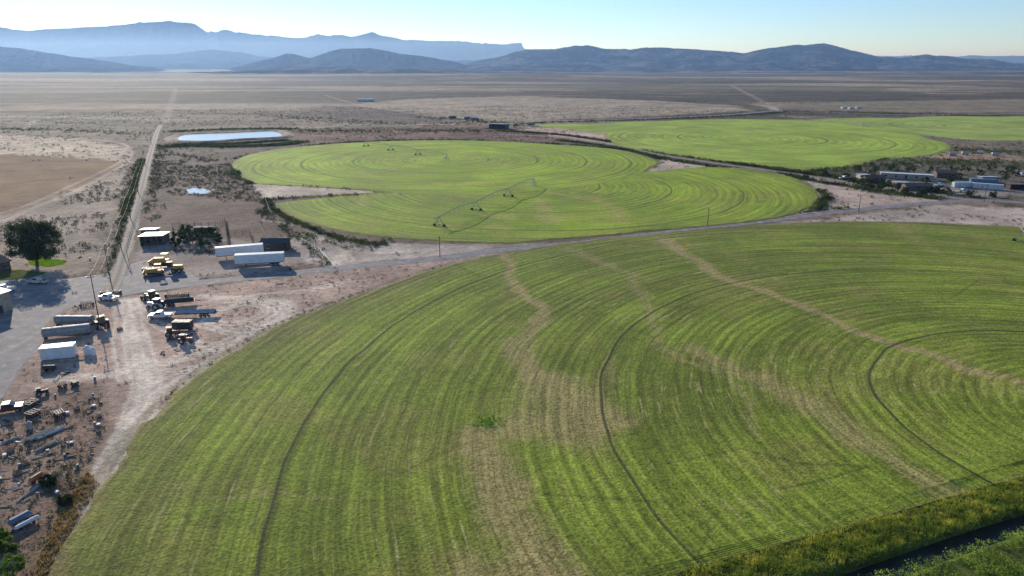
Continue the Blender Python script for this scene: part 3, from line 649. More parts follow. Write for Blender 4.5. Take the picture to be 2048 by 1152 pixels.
for (u,v,h,cr) in [(1692,362,4,2.2),(1704,367,3,2),(1745,345,5,3),(1762,380,3.5,2.5),(1790,384,4,3),(1865,350,5,3),(1905,348,4,2.4),(1880,385,3,2.4),(1960,352,4.5,2.6),(2005,360,5,3),(2030,352,4.5,3),(1650,352,3,2.2),(1940,392,2.6,2.2),(1985,394,2.4,2.2),(1715,345,4,2.5),(1610,358,2.5,2),(960,245,4,4),(905,240,4,4),(1030,256,4,4),(1062,252,3.5,4),(1722,372,3.5,2.4),(1740,378,3,2.2),(1810,388,3,2.4),(1780,340,4,3),(1842,392,2.5,2.2),(2020,345,4,3),(1980,340,4,3),(1930,345,4,3),(1730,368,4,2.6),(1756,370,4,2.8),(1850,368,3.6,2.4),(1900,366,4,2.6),(1915,360,3.6,2.6),(1868,384,3,2),(1820,345,4,3)]:
    tree('farmstead_tree',G(u,v),h,cr,'small olive-green tree near farm buildings',14,60,0.35,tl2,'trees around the farm buildings',0.1,0.15)
# ---- vehicles and machines ----------------------------------------------------------------
def wheel(parent,x,y,r,w=0.28,name='wheel'):
    e=MB().cyl((x,y-w/2,r),(x,y+w/2,r),r,14,0).part('wheel',black,parent)
    MB().cyl((x,y-w/2-0.012,r),(x,y+w/2+0.012,r),r*0.5,10,0).part('rim',galv,e)
    return e
def semi_trailer(loc,rot,label,L=14.6,mat=white):
    e=thing('semi_trailer',label,'trailer',loc,rot,'parked box trailers')
    b=MB().box((0,0,2.6),(L,2.55,2.75),m=0)
    n=int(L/0.75)
    for i in range(n+1):
        x=-L/2+0.06+i*(L-0.12)/n
        for s in(-1,1):b.box((x,s*1.29,2.6),(0.06,0.04,2.6),m=0)
    b.box((0,0,3.99),(L+0.02,2.6,0.05),m=0);b.part('cargo_box',[mat],e)
    f=MB()
    for s in(-1,1):f.box((0,s*1.28,1.19),(L,0.06,0.14));f.box((0,s*0.5,1.0),(L*0.95,0.12,0.2))
    f.box((L/2-3,0,0.75),(3,1.9,0.25));f.box((L/2+0.05,0,0.6),(0.1,2.3,0.12));f.part('chassis',[dark],e)
    for s in(-0.8,0.8):MB().box((-L/2+3,s,0.5),(0.14,0.14,1.0)).box((-L/2+3,s,0.04),(0.35,0.3,0.08)).part('landing_leg',[dark],e)
    for x in(L/2-3.8,L/2-2.4):
        for s in(-1,1):wheel(e,x,s*1.0,0.5,0.5)
    MB().box((L/2+0.03,0,2.6),(0.05,2.4,2.5)).part('rear_door',[offwhite],e)
    return e
def between(a,b):
    A=G(*a);B=G(*b);return ((A[0]+B[0])/2,(A[1]+B[1])/2),math.atan2(B[1]-A[1],B[0]-A[0]),math.hypot(B[0]-A[0],B[1]-A[1])
l,r,_=between((470,536),(567,531));semi_trailer((l[0],l[1]+1.2),r,'white box trailer with ribbed sides beside farm road')
l,r,_=between((430,522),(522,514));semi_trailer((l[0],l[1]+2.0),r,'white box trailer parked behind another trailer')
def pickup(loc,rot,label,mat,group=None,cat='pickup truck',name='pickup_truck'):
    e=thing(name,label,cat,loc,rot,group)
    b=MB().prof([(-2.8,0.5),(2.75,0.5),(2.8,0.95),(2.6,1.1),(1.35,1.2),(-2.8,1.15)],-0.98,0.98)
    b.prof([(-0.65,1.15),(1.4,1.18),(0.75,1.82),(-0.5,1.85)],-0.85,0.85)
    b.part('body',[mat],e)
    MB().box((-1.8,0,1.155),(1.9,1.6,0.03)).part('truck_bed',[dark],e)
    w_=MB();w_.prof([(-0.45,1.25),(1.1,1.25),(0.66,1.74),(-0.38,1.76)],-0.865,0.865);w_.part('side_windows',[glass],e)
    MB().prof([(1.38,1.22),(1.42,1.24),(0.80,1.80),(0.76,1.78)],-0.75,0.75).part('windshield',[glass],e)
    for x in(-1.75,1.8):
        for s in(-1,1):wheel(e,x,s*0.86,0.4)
    for s in(-0.75,0.75):MB().box((2.79,s,0.88),(0.06,0.3,0.18)).part('headlight',[lampm],e)
    MB().box((2.84,0,0.58),(0.12,1.9,0.2)).part('bumper',[galv],e)
    return e
def flatbed(loc,rot,label,L=9,mat=dark,load=None):
    e=thing('flatbed_trailer',label,'trailer',loc,rot)
    b=MB().box((0,0,0.95),(L,2.4,0.14))
    for s in(-1,1):b.box((0,s*0.6,0.8),(L,0.12,0.18))
    b.cyl((L/2,0.6,0.8),(L/2+1.6,0,0.7),0.06);b.cyl((L/2,-0.6,0.8),(L/2+1.6,0,0.7),0.06);b.part('deck',[mat],e)
    for x in(-1.5,-0.5):
        for s in(-1,1):wheel(e,x-1,s*1.05,0.4)
    if load:
        for i in range(6):MB().cyl((-L*0.45,-1+i*0.4,1.02+0.19),(L*0.45,-1+i*0.4,1.02+0.19),0.19,8).part('pipe',[load],e)
    return e
def tractor(loc,rot,label,mat,s=1.0,group='parked farm tractors'):
    e=thing('tractor',label,'tractor',loc,rot,group,s)
    b=MB().box((0.95,0,1.25),(2.0,0.85,0.75),top=(0.95,0.8));b.box((0,0,0.85),(3.4,0.6,0.45));b.box((-0.6,0,1.15),(1.0,1.3,0.5))
    for k in(-1,1):b.box((-0.85,k*0.95,1.72),(1.35,0.5,0.08))
    b.part('body',[mat],e)
    c_=MB().box((-0.6,0,1.95),(1.3,1.25,1.15),top=(0.85,0.9));c_.part('cab_window',[glass],e)
    MB().box((-0.6,0,2.58),(1.45,1.4,0.12)).part('cab_roof',[mat],e)
    MB().cyl((1.1,0.2,1.6),(1.1,0.2,2.4),0.05).part('exhaust_pipe',[dark],e)
    for k in(-1,1):wheel(e,-0.85,k*0.95,0.82,0.42);wheel(e,1.45,k*0.8,0.48,0.3)
    return e
def dozer(loc,rot,label,mat=yellow,s=1.25):
    e=thing('bulldozer',label,'bulldozer',loc,rot,None,s)
    b=MB().box((0.5,0,1.35),(2.4,1.3,0.9),top=(0.95,0.85));b.box((-1.1,0,1.1),(1.2,1.6,0.6));b.box((-0.9,0,2.75),(1.5,1.6,0.1))
    for x in(-1.55,-0.3):
        for k in(-0.7,0.7):b.box((x,k,2.0),(0.09,0.09,1.5))
    b.part('body',[mat],e)
    for k in(-1,1):
        MB().prof([(-1.9,0.35),(-1.5,0),(1.4,0),(1.8,0.35),(1.5,0.8),(-1.6,0.85)],k*1.05-0.25,k*1.05+0.25).part('track',[dark],e)
    MB().prof([(2.2,0.1),(2.35,0.1),(2.2,0.7),(2.4,1.3),(2.25,1.3),(2.05,0.7)],-1.6,1.6).part('blade',[mat],e)
    for k in(-1,1):MB().cyl((0.3,k*1.38,0.5),(2.1,k*1.38,0.5),0.08).part('push_arm',[mat],e)
    return e
def implement(loc,rot,label,mat,L=4,name='farm_implement',cat='farm implement',group='parked farm implements'):
    e=thing(name,label,cat,loc,rot,group)
    f=MB()
    for y in(-0.8,0,0.8):f.box((0,y,0.85),(L,0.1,0.1))
    for i in range(4):f.box((-L/2+0.1+i*(L-0.2)/3,0,0.86),(0.1,1.8,0.12))
    f.cyl((0,-0.8,0.85),(0,-2.4,0.5),0.06);f.part('frame',[mat],e)
    n=int(L/0.45)
    for y in(-0.7,0.5):
        d=MB().cyl((-L/2+0.15,y,0.32),(L/2-0.15,y,0.32),0.05,6)
        for i in range(n):
            x=-L/2+0.2+i*(L-0.4)/max(1,n-1)
            d.cyl((x,y,0.32),(x+0.05,y,0.32),0.32,10);d.box((x,y,0.6),(0.05,0.05,0.5))
        d.part('disc_gang',[rust],e)
    for s in(-1,1):wheel(e,s*(L/2-0.1),0.0,0.36,0.2)
    return e
def container(loc,rot,label,mat,L=12,W=2.4,H=2.6,z=0.15,name='storage_container',cat='storage container',curved=False):
    e=thing(name,label,cat,loc,rot)
    b=MB()
    if curved:
        n=8;sec=[(W/2*math.cos(math.pi*i/n),z+H*0.55+H*0.45*math.sin(math.pi*i/n)) for i in range(n+1)]+[(-W/2*0.6,z),(W/2*0.6,z)]
        vs=[(-L/2,y,zz) for y,zz in sec]+[(L/2,y,zz) for y,zz in sec];k=len(sec)
        b.add(vs,[tuple(range(k)),tuple(range(2*k-1,k-1,-1))]+[(i,k+i,k+(i+1)%k,(i+1)%k) for i in range(k)])
    else:
        b.box((0,0,z+H/2),(L,W,H))
        n=int(L/0.5)
        for i in range(n):
            for s in(-1,1):b.box((-L/2+0.3+i*(L-0.6)/(n-1),s*(W/2+0.015),z+H/2),(0.2,0.03,H*0.9))
        b.box((0,0,z+H+0.02),(L*1.002,W*1.02,0.04))
    b.part('shell',[mat],e)
    for s in(-1,1):MB().box((L/2+0.03,s*W*0.24,z+H*0.48),(0.04,W*0.44,H*0.88)).part('door',[mat],e)
    for x in(-L/2+0.4,L/2-0.4):MB().box((x,0,z/2),(0.25,W*0.9,z)).part('skid',[darkwood],e)
    return e
pickup(G(218,600),math.radians(160),'white flatbed pickup parked by utility poles',white)
implement(G(222,588),0.3,'dark boom sprayer frame beside pickup',dark,5)
pickup(G(76,567),math.radians(175),'pale pickup parked near lawn',offwhite)
pickup(G(8,582),math.radians(185),'white pickup parked at yard edge',white)
pickup(G(322,636),math.radians(185),'white pickup hitched to a flatbed trailer',white)
flatbed(G(392,632),math.radians(186),'flatbed trailer loaded with irrigation pipes',10.5,dark,galv)
l,r,_=between((330,612),(385,607));flatbed(l,r,'dark low flatbed trailer on dirt',8,dark,dark)
l,r,_=between((332,594),(376,592));implement(l,r,'dark disc harrow on bare dirt',dark,6)
tractor(G(303,602),2.6,'green and white tractor with cab',greenp,1.15)
tractor(G(312,618),2.9,'white farm tractor with dark wheels',white,1.1)
implement(G(296,595),0.8,'dark folded cultivator on dirt',dark,3.5)
tractor(G(204,655),2.3,'dark tractor parked beside storage tanks',dark,1.2)
l,r,_=between((352,660),(382,660));container(l,r,'small black enclosed trailer on dirt',dark,4.2,2,1.8,0.5,'cargo_trailer','trailer')
tractor(G(345,672),0.3,'small faded red tractor on dirt',redp,0.85)
tractor(G(372,686),0.1,'small faded red tractor with white hood',redp,0.8)
implement(G(350,678),0.5,'rusty hay rake beside tractors',rust,3)
implement(G(174,612),0.5,'rusty plough beside the road',rust,3)
implement(G(372,674),1.2,'light grey loader attachment on dirt',galv,2.5)
dozer(G(324,530),math.radians(185),'yellow bulldozer parked by the road',yellow,1.35);dozer(G(310,551),math.radians(200),'faded orange-yellow bulldozer on gravel',M('faded_yellow',(0.6,0.32,0.07),0.6,dust=0.3))
def scraper(loc,rot,label,mat):
    e=thing('road_grader',label,'grader',loc,rot,None,1.15)
    MB().box((0.2,0,1.4),(7,0.4,0.35)).box((-2.4,0,1.5),(2.6,1.2,0.9)).part('body',[mat],e)
    MB().box((-0.6,0,2.2),(1.2,1.3,1.3),top=(0.9,0.9)).part('cab_window',[glass],e);MB().box((-0.6,0,2.9),(1.35,1.45,0.1)).part('cab_roof',[mat],e)
    MB().box((1.2,0,0.6),(0.15,3.4,0.6),rz=0.4).part('blade',[mat],e)
    for x in(-3.0,-1.6,3.4):
        for s in(-1,1):wheel(e,x,s*0.95,0.6,0.35)
    return e
scraper(G(337,545),math.radians(190),'yellow road grader beside bulldozers',yellow)
implement(G(296,541),0.2,'yellow box blade on gravel',yellow,3)
tarp=M('grey_tarp',(0.3,0.31,0.32),0.6)
l,r,_=between((98,676),(172,668));container(l,r,'long grey covered grain trailer on dirt',tarp,9.5,2.4,2.0,0.5,curved=True,name='grain_trailer',cat='trailer')
l,r,_=between((112,655),(175,655));container((l[0],l[1]+1.5),r,'long grey covered hopper trailer on dirt',tarp,8.5,2.4,2.0,0.5,curved=True,name='grain_trailer',cat='trailer')
l,r,_=between((82,722),(143,716));container((l[0],l[1]+1.2),r,'white storage container on dirt yard',white,6.4,2.5,2.6,0.15)
def tank(loc,rot,label,mat,r=0.9,L=3.0,up=False,group=None):
    e=thing('storage_tank',label,'tank',loc,rot,group)
    if up:MB().cyl((0,0,0),(0,0,L*0.85),r,16).cyl((0,0,L*0.85),(0,0,L),r,16,0,r*0.3).part('shell',[mat],e);MB().cyl((0,0,L),(0,0,L+0.12),r*0.25,10).part('lid',[dark],e)
    else:
        MB().cyl((-L/2,0,r+0.3),(L/2,0,r+0.3),r,16).cyl((L/2,0,r+0.3),(L/2+0.25,0,r+0.3),r,16,0,r*0.5).cyl((-L/2-0.25,0,r+0.3),(-L/2,0,r+0.3),r*0.5,16,0,r).part('shell',[mat],e)
        for x in(-L*0.3,L*0.3):MB().box((x,0,0.25),(0.2,r*1.6,0.5)).part('stand',[dark],e)
    return e
tank(G(176,708),1.5,'white upright plastic tank on dirt',white,0.75,1.9,True);tank(G(187,710),1.5,'white upright plastic tank on dirt',white,0.55,1.7,True)
tank(G(100,742),0.1,'dark horizontal fuel tank beside container',dark,0.5,2.2);tank(G(42,1046),1.1,'pale blue-grey metal tank lying on dirt',bluep,0.5,2.4);tank(G(55,1052),1.1,'white metal tank lying on dirt',white,0.28,2.8)
tank(G(74,962),1.3,'orange-red cylindrical tank among scrap',orange,0.4,1.8);tank(G(60,858),0.4,'pale grey metal tank among scrap',galv,0.5,1.4,True)
pickup(G(14,824),math.radians(25),'dark red pickup parked by scrap yard',M('dark_maroon_paint',(0.12,0.035,0.035),0.4))
tractor(G(84,790),0.7,'black skid loader with raised arms',dark,0.6);implement(G(62,812),1.4,'dark tall auger frame on dirt',dark,2.4);implement(G(66,832),1.2,'black folded harrow on dirt',dark,2.0);implement(G(120,832),0.8,'dark steel seeder on dirt',dark,1.4)
implement(G(150,770),0.9,'dark steel bucket frame on dirt',dark,1.0);implement(G(125,775),0.4,'rusty steel frame on dirt',rust,1.2)
def pipes(loc,rot,label,mat,n,L,r):
    e=thing('pipe_bundle',label,'pipes',loc,rot,'bundles of irrigation pipes')
    for j in range(2):
        for i in range(n-j):
            dx=random.uniform(-.6,.6);MB().cyl((-L/2+dx,(i-(n-j)/2)*2.3*r,r+0.1+j*1.75*r),(L/2+dx,(i-(n-j)/2)*2.3*r+random.uniform(-.25,.25),r+0.1+j*1.75*r),r,7).part('pipe',[mat],e)
    for x in(-L*0.3,L*0.3):MB().box((x,0,0.05),(0.1,n*2.1*r,0.1)).part('support_beam',[darkwood],e)
pipes(G(78,872),1.15,'bundle of pale yellowish pipes on dirt',palewood,8,4.2,0.09);pipes(G(103,866),1.1,'bundle of white irrigation pipes',offwhite,6,4.2,0.07);pipes(G(95,892),1.2,'bundle of pale timber poles on dirt',palewood,6,3.4,0.07)
pipes(G(60,985),1.45,'thin white rods lying among scrap',offwhite,4,4.5,0.04);pipes(G(25,880),0.9,'stack of grey pipes on dirt',galv,4,2.4,0.06)
def mk_scrap(kind):
    e=thing({'timber':'scrap_timber','tyre':'old_tyre','crate':'wooden_crate','plate':'scrap_metal','drum':'oil_drum','bin':'white_bin','rod':'scrap_pipe'}[kind],'','scrap',(0,0,0))
    if kind=='timber':
        for i in range(5):MB().box((random.uniform(-.2,.2),i*0.25-0.5,0.08+0.1*(i%2)),(random.uniform(1.6,3),0.16,0.08),rz=random.uniform(-.25,.25)).part('plank',[random.choice([wood,palewood,palewood])],e)
    if kind=='tyre':
        b=MB();n=14
        for i in range(n):
            a0=2*math.pi*i/n;a1=2*math.pi*(i+1)/n;vs=[]
            for a in(a0,a1):
                for rr_,z in((0.28,0.04),(0.5,0.0),(0.55,0.12),(0.5,0.25),(0.28,0.22)):vs.append((rr_*math.cos(a),rr_*math.sin(a),z))
            b.add(vs,[(i_,(i_+1)%5,5+(i_+1)%5,5+i_) for i_ in range(5)])
        b.part('tread',[black],e)
    if kind=='crate':
        b=MB()
        for z in(0.1,0.35,0.6):
            for s in(-1,1):b.box((0,s*0.55,z),(1.2,0.04,0.16));b.box((s*0.6,0,z),(0.04,1.1,0.16))
        b.part('slats',[wood],e);MB().box((0,0,0.04),(1.15,1.05,0.04)).part('crate_floor',[darkwood],e)
    if kind=='plate':
        MB().box((0,0,0.25),(1.8,1.0,0.04),ry=0.25).box((0.3,0.5,0.2),(1.2,0.3,0.35),rz=0.3).part('sheet',[rust],e);MB().cyl((-1,0,0.1),(1.2,0.4,0.3),0.06).part('bar',[dark],e)
    if kind=='drum':
        b=MB().cyl((0,0,0),(0,0,0.88),0.29,14)
        for z in(0.28,0.58):b.cyl((0,0,z),(0,0,z+0.03),0.305,14)
        b.part('shell',[bluep],e);MB().cyl((0,0,0.88),(0,0,0.9),0.26,14).part('lid',[dark],e)
    if kind=='bin':
        MB().box((0,0,0.3),(0.9,0.7,0.6),top=(1.1,1.1)).part('tub',[white],e);MB().box((0,0,0.63),(1.04,0.82,0.05)).part('rim',[offwhite],e)
    if kind=='rod':
        for i in range(3):MB().cyl((-1.4+0.1*i,i*0.16,0.06),(1.5,i*0.22-0.1,0.06),0.055,6).part('pipe',[offwhite if i else galv],e)
    return e
LB={'timber':'loose weathered planks on dirt','tyre':'old black tyre lying on dirt','crate':'weathered wooden crate on dirt','plate':'rusty bent sheet metal scrap','drum':'faded blue steel drum on dirt','bin':'white plastic bin among yard scrap','rod':'loose pale pipes lying on dirt'}
X,Y=rand_poly(GL([(0,850),(60,790),(160,770),(215,790),(210,870),(170,950),(140,960),(60,1060),(-60,1060),(-60,860)]),170)
srcs={}
kinds=['timber','plate','rod','timber','tyre','bin','crate','timber','drum','rod','plate']
for i in range(len(X)):
    kd=kinds[i%len(kinds)]
    if kd not in srcs:
        e=mk_scrap(kd);e.location=(X[i],Y[i],0);e.scale=(0.6,)*3;e['label']=LB[kd];e['group']='scrap lying in the yard';srcs[kd]=e
    else:clone(srcs[kd],srcs[kd].name.split('.')[0],(X[i],Y[i]),random.uniform(0,6.28),random.uniform(0.28,0.65))
for (u,v) in [(112,760),(130,748),(160,720),(190,760),(325,708),(355,700),(240,660),(170,690),(130,690),(150,735),(560,568),(500,560),(610,488),(620,496),(590,500),(180,520),(160,515),(20,905),(26,915),(40,935),(45,945),(36,950),(50,930)]:
    kd=random.choice(['timber','plate','crate','drum']);clone(srcs[kd],srcs[kd].name.split('.')[0],G(u,v),random.uniform(0,6.28),0.8)
# ---- utility poles and wires --------------------------------------------------------------------
def pole(loc,h,rot,label='weathered wooden utility pole with crossarm'):
    e=thing('utility_pole',label,'utility pole',loc,rot,'wooden utility poles')
    MB().cyl((0,0,0),(0,0,h),0.14,8,0,0.09).part('post',[darkwood],e)
    MB().box((0,0,h-0.5),(0.12,2.0,0.12)).part('crossarm',[darkwood],e)
    for y in(-0.9,0,0.9):MB().cyl((0,y,h-0.44),(0,y,h-0.22),0.05,6).part('insulator',[galv],e)
    return e
pl=[(198,640,11.5),(222,566,10.5),(243,500,10),(262,440,9.5),(277,388,9.5),(291,332,9.5),(303,290,9.5)]
pr=[(880,515,7.0),(1415,452,7.0),(1717,424,7.0),(1968,403,8)]
def wires(name,pp,label):
    e=thing(name,label,'wires',(pp[0][0],pp[0][1],0))
    for y in(-0.9,0.9):
        b=MB()
        for a,c_ in zip(pp[:-1],pp[1:]):
            d=Vector((c_[0]-a[0],c_[1]-a[1],0)).normalized();n=Vector((-d.y,d.x,0))*y
            L=8;q_=[]
            for i in range(L+1):
                t=i/L;q_.append(Vector((a[0]+(c_[0]-a[0])*t-pp[0][0]+n.x,a[1]+(c_[1]-a[1])*t-pp[0][1]+n.y,(a[2]*(1-t)+c_[2]*t)-0.22-4*1.0*t*(1-t))))
            for i in range(L):b.cyl(q_[i],q_[i+1],0.015,4)
        b.part('wire',[dark],e)
for seq,nm in((pl,'l'),(pr,'r')):
    pts=[(*G(u,v),h) for u,v,h in seq]
    for i,(x,y,h) in enumerate(pts):
        j=min(i+1,len(pts)-1);k=max(i-1,0);pole((x,y),h,math.atan2(pts[j][1]-pts[k][1],pts[j][0]-pts[k][0]))
    if nm=='l':wires('overhead_wires',pts,'thin overhead wires sagging between poles')
# ---- fences ---------------------------------------------------------------------------------------
def fence(pts,label,h=1.3,sp=2.5,mat=wood,rails=(0.5,1.1),group='farm fences',pr_=0.07,name='fence'):
    o=pts[0];e=thing(name,label,'fence',(o[0],o[1],0),0,group)
    pm=MB().cyl((0,0,0),(0,0,h),pr_,6).mesh('post',[mat]);rb=MB();cnt=0
    for a,b in zip(pts[:-1],pts[1:]):
        L=math.hypot(b[0]-a[0],b[1]-a[1]);n=max(1,int(L/sp))
        for i in range(n):
            if cnt<100:link('post',pm,e,(a[0]+(b[0]-a[0])*i/n-o[0],a[1]+(b[1]-a[1])*i/n-o[1],0));cnt+=1
        for z in rails:rb.cyl((a[0]-o[0],a[1]-o[1],z),(b[0]-o[0],b[1]-o[1],z),0.045,5)
    rb.part('rail',[mat],e)
R5_=(0.3,0.7,1.1,1.5)
for px in [[(345,455),(432,452),(436,500),(350,505),(345,455)],[(390,453),(393,503)],[(345,478),(434,475)],[(300,500),(345,503)],[(436,455),(450,445),(456,490),(436,500)],[(456,470),(500,468),(505,490)]]:
    fence(GL(px),'weathered wooden corral fence',1.8,2.5,darkwood,R5_,'corral fences')
fence(GL([(450,440),(457,490)]),'pale timber corral chute fence',2.0,2.5,palewood,R5_,'corral fences')
fence(GL([(512,438),(525,462),(537,482)]),'pale timber corral fence',2.2,2.2,palewood,R5_,'corral fences');fence(GL([(530,400),(540,425),(545,430)]),'pale timber fence near field',1.6,2.2,palewood,R5_,'corral fences')
fence(GL([(600,482),(640,505),(668,536)]),'pale pipe fence beside dirt track',1.4,3,offwhite,(0.5,1.0,1.35))
fence(GL([(180,465),(262,470)]),'dark wooden yard fence',1.3,3,darkwood);fence(GL([(150,500),(215,498)]),'dark wooden yard fence',1.3,3,darkwood)
fence(GL([(1700,330),(1790,316),(1900,330)]),'thin post fence around paddock',1.3,6,wood);fence(GL([(1930,380),(2048,388)]),'wooden paddock fence beside yard',1.6,4,wood);fence(GL([(2000,365),(2060,372)]),'wooden paddock fence beside yard',1.6,4,wood)
fence(GL([(262,545),(252,500),(275,430),(290,380)]),'wire fence along dirt road',1.2,6,wood)
# ---- buildings ---------------------------------------------------------------------------------------
def building(name,loc,rot,L,W,H,rh,wall,roof,label,cat='house',nwin=3,door=True,mono=False,openf=False):
    e=thing(name,label,cat,loc,rot)
    b=MB();t=0.15
    if openf:
        b.box((0,W/2-t/2,H/2),(L,t,H)).box((-L/2+t/2,-t/2,H/2),(t,W-t,H)).box((L/2-t/2,-t/2,H/2),(t,W-t,H))
        for i in range(1,4):b.box((-L/2+i*L/4,-W/2+0.1,H/2),(0.2,0.2,H))
    else:
        b.box((0,0,H/2),(L,W,H))
        if not mono:
            for s in(-1,1):
                x0=s*(L/2-t);x1=s*L/2
                b.add([(x0,-W/2,H),(x0,W/2,H),(x0,0,H+rh),(x1,-W/2,H),(x1,W/2,H),(x1,0,H+rh)],[(0,1,2),(5,4,3),(1,4,5,2),(0,2,5,3)])
    b.part('wall',[wall],e)
    ov=0.45;r=MB();th=0.14
    if mono:
        r.add([(-L/2-ov,-W/2-ov,H+rh),(L/2+ov,-W/2-ov,H+rh),(L/2+ov,W/2+ov,H+0.02),(-L/2-ov,W/2+ov,H+0.02),(-L/2-ov,-W/2-ov,H+rh+th),(L/2+ov,-W/2-ov,H+rh+th),(L/2+ov,W/2+ov,H+0.02+th),(-L/2-ov,W/2+ov,H+0.02+th)],[(3,2,1,0),(4,5,6,7),(0,1,5,4),(1,2,6,5),(2,3,7,6),(3,0,4,7)])
    else:
        sl=rh/(W/2);ze=H-sl*ov+0.02
        pts=[(-W/2-ov,ze),(0,H+rh+0.02),(W/2+ov,ze),(W/2+ov,ze+th),(0,H+rh+0.02+th),(-W/2-ov,ze+th)]
        vs=[(-L/2-ov,y,z) for y,z in pts]+[(L/2+ov,y,z) for y,z in pts]
        r.add(vs,[(0,1,4,5),(1,2,3,4),(6+5,6+4,6+1,6+0),(6+4,6+3,6+2,6+1)]+[(i,6+i,6+(i+1)%6,(i+1)%6) for i in range(6)])
    r.part('roof',[roof],e)
    if not openf:
        for s in(-1,1):
            for i in range(nwin):
                x=-L/2+(i+0.5)*L/nwin
                if door and s==-1 and i==nwin//2:continue
                w_=MB().box((x,s*(W/2+0.02),H*0.55),(1.1,0.05,1.0)).part('window',[glass],e)
                MB().box((x,s*(W/2+0.035),H*0.55-0.56),(1.3,0.08,0.08)).box((x,s*(W/2+0.035),H*0.55+0.56),(1.3,0.08,0.08)).part('frame',[offwhite],w_)
        if door:MB().box((-L/2+(nwin//2+0.5)*L/max(nwin,1),-(W/2+0.03),1.05),(1.0,0.06,2.1)).part('door',[darkwood],e)
    return e
def bl(px,*a,**k):building(a[0],G(*px),*a[1:],**k)
palemet=M('pale_metal_roof',(0.55,0.55,0.56),0.5);whiteroof=M('white_metal_roof',(0.76,0.77,0.79),0.4)
bl((311,486),'open_shed',0.12,7.5,7,3.0,0.3,wood,palemet,'open wooden shed with pale metal roof','shed',mono=True,openf=True)
bl((302,473),'storage_shed',0.12,5,4,2.6,0.4,wood,palemet,'small shed with pale sloping roof','shed',mono=True,nwin=1)
bl((553,498),'dark_shed',0.05,8.5,5,2.8,0.9,darkwood,darkroof,'low dark timber shed behind trailers','shed',nwin=2)
bl((408,466),'wooden_lean_to',0.05,6,3,2.1,0.3,darkwood,wood,'dark wooden lean-to in the corral','shed',mono=True,openf=True)
bl((-42,634),'metal_workshop',math.radians(80),13,7,5.0,0.7,beige,M('tan_metal_roof',(0.4,0.36,0.3),0.5),'beige metal workshop beside asphalt yard','workshop',nwin=2)
bl((-28,545),'farmhouse',1.2,10,8,2.8,1.4,brownwall,darkroof,'brown farmhouse beside large tree','house')
bl((1745,364),'farmhouse',0.1,10,7,2.4,1.3,brownwall,redroof,'brown farmhouse with red roof among trees')
l,r,_=between((1772,356),(1862,361));building('long_shed',(l[0],l[1]+3),r,25,6,2.5,0.25,beige,whiteroof,'long low shed with white metal roof','shed',nwin=5,mono=True)
bl((1888,354),'barn',-0.2,10,7,2.7,1.2,brownwall,redroof,'brown timber barn with dark red roof','barn')
bl((1832,380),'farm_workshop',-0.15,12,6,2.6,0.9,brownwall,darkroof,'dark brown workshop beside gravel yard','workshop')
bl((1800,374),'storage_shed',-0.1,6,5,2.4,0.3,wood,palemet,'small shed with grey roof beside workshop','shed',nwin=1,mono=True)
bl((1725,358),'storage_shed',0.1,5,4,2.4,0.3,offwhite,whiteroof,'small pale shed near farmhouse','shed',nwin=1,mono=True)
l,r,_=between((1905,374),(1945,374));container(l,r,'pale blue storage container at farmstead',M('pale_blue_container',(0.5,0.58,0.65),0.5),10,2.5,2.4)
l,r,_=between((1948,376),(2002,380));container(l,r,'pale grey storage container at farmstead',M('pale_grey_container',(0.6,0.63,0.66),0.5),13,2.5,2.5)
l,r,_=between((1940,367),(1990,369));container(l,r,'blue storage container at farmstead',bluep,12,2.5,2.5)
bl((1975,364),'storage_shed',-0.1,8,5,2.6,0.4,bluep,palemet,'grey-blue metal shed behind containers','shed',nwin=2,mono=True)
bl((2032,378),'livestock_shed',-0.1,8,4,2.2,0.4,darkwood,redroof,'brown livestock shed in a paddock','shed',mono=True,openf=True)
for (u,v,a,m_,l) in [(1688,358,0.2,white,'white pickup parked by the lane'),(1778,366,1.0,redp,'red pickup near long shed'),(1878,372,0.4,white,'white pickup in farm yard'),(2042,352,0.2,white,'white pickup beside paddock'),(1868,364,2.0,bluep,'blue pickup in farm yard'),(1925,384,0.2,offwhite,'pale pickup on gravel yard'),(1894,382,1.4,dark,'dark pickup on gravel yard')]:
    pickup(G(u,v),a,l,m_,'vehicles at the farmstead')
bl((998,257),'hay_barn',-0.35,17,11,4.2,0.5,darkwood,M('blue_grey_roof',(0.46,0.53,0.6),0.35),'dark open-sided hay barn with pale roof','barn',mono=True,openf=True)
bl((732,203),'long_barn',0.0,26,12,4.0,0.6,offwhite,whiteroof,'white metal barn alone on the plain','barn')
for (u,v) in [(1688,217),(1702,218),(1716,217),(935,238),(905,236),(948,240)]:bl((u,v),'storage_shed',0.2,8,5,2.4,0.5,offwhite if u>1000 else wood,whiteroof if u>1000 else greyroof,'small distant farm shed on the plain','shed',nwin=1)
for (u,v) in [(1930,310),(1960,308),(1990,312),(1905,312)]:
    tank(G(u,v),random.random()*3,'pale metal tank in open paddock',galv,1.1,4,False,'tanks in the paddock')
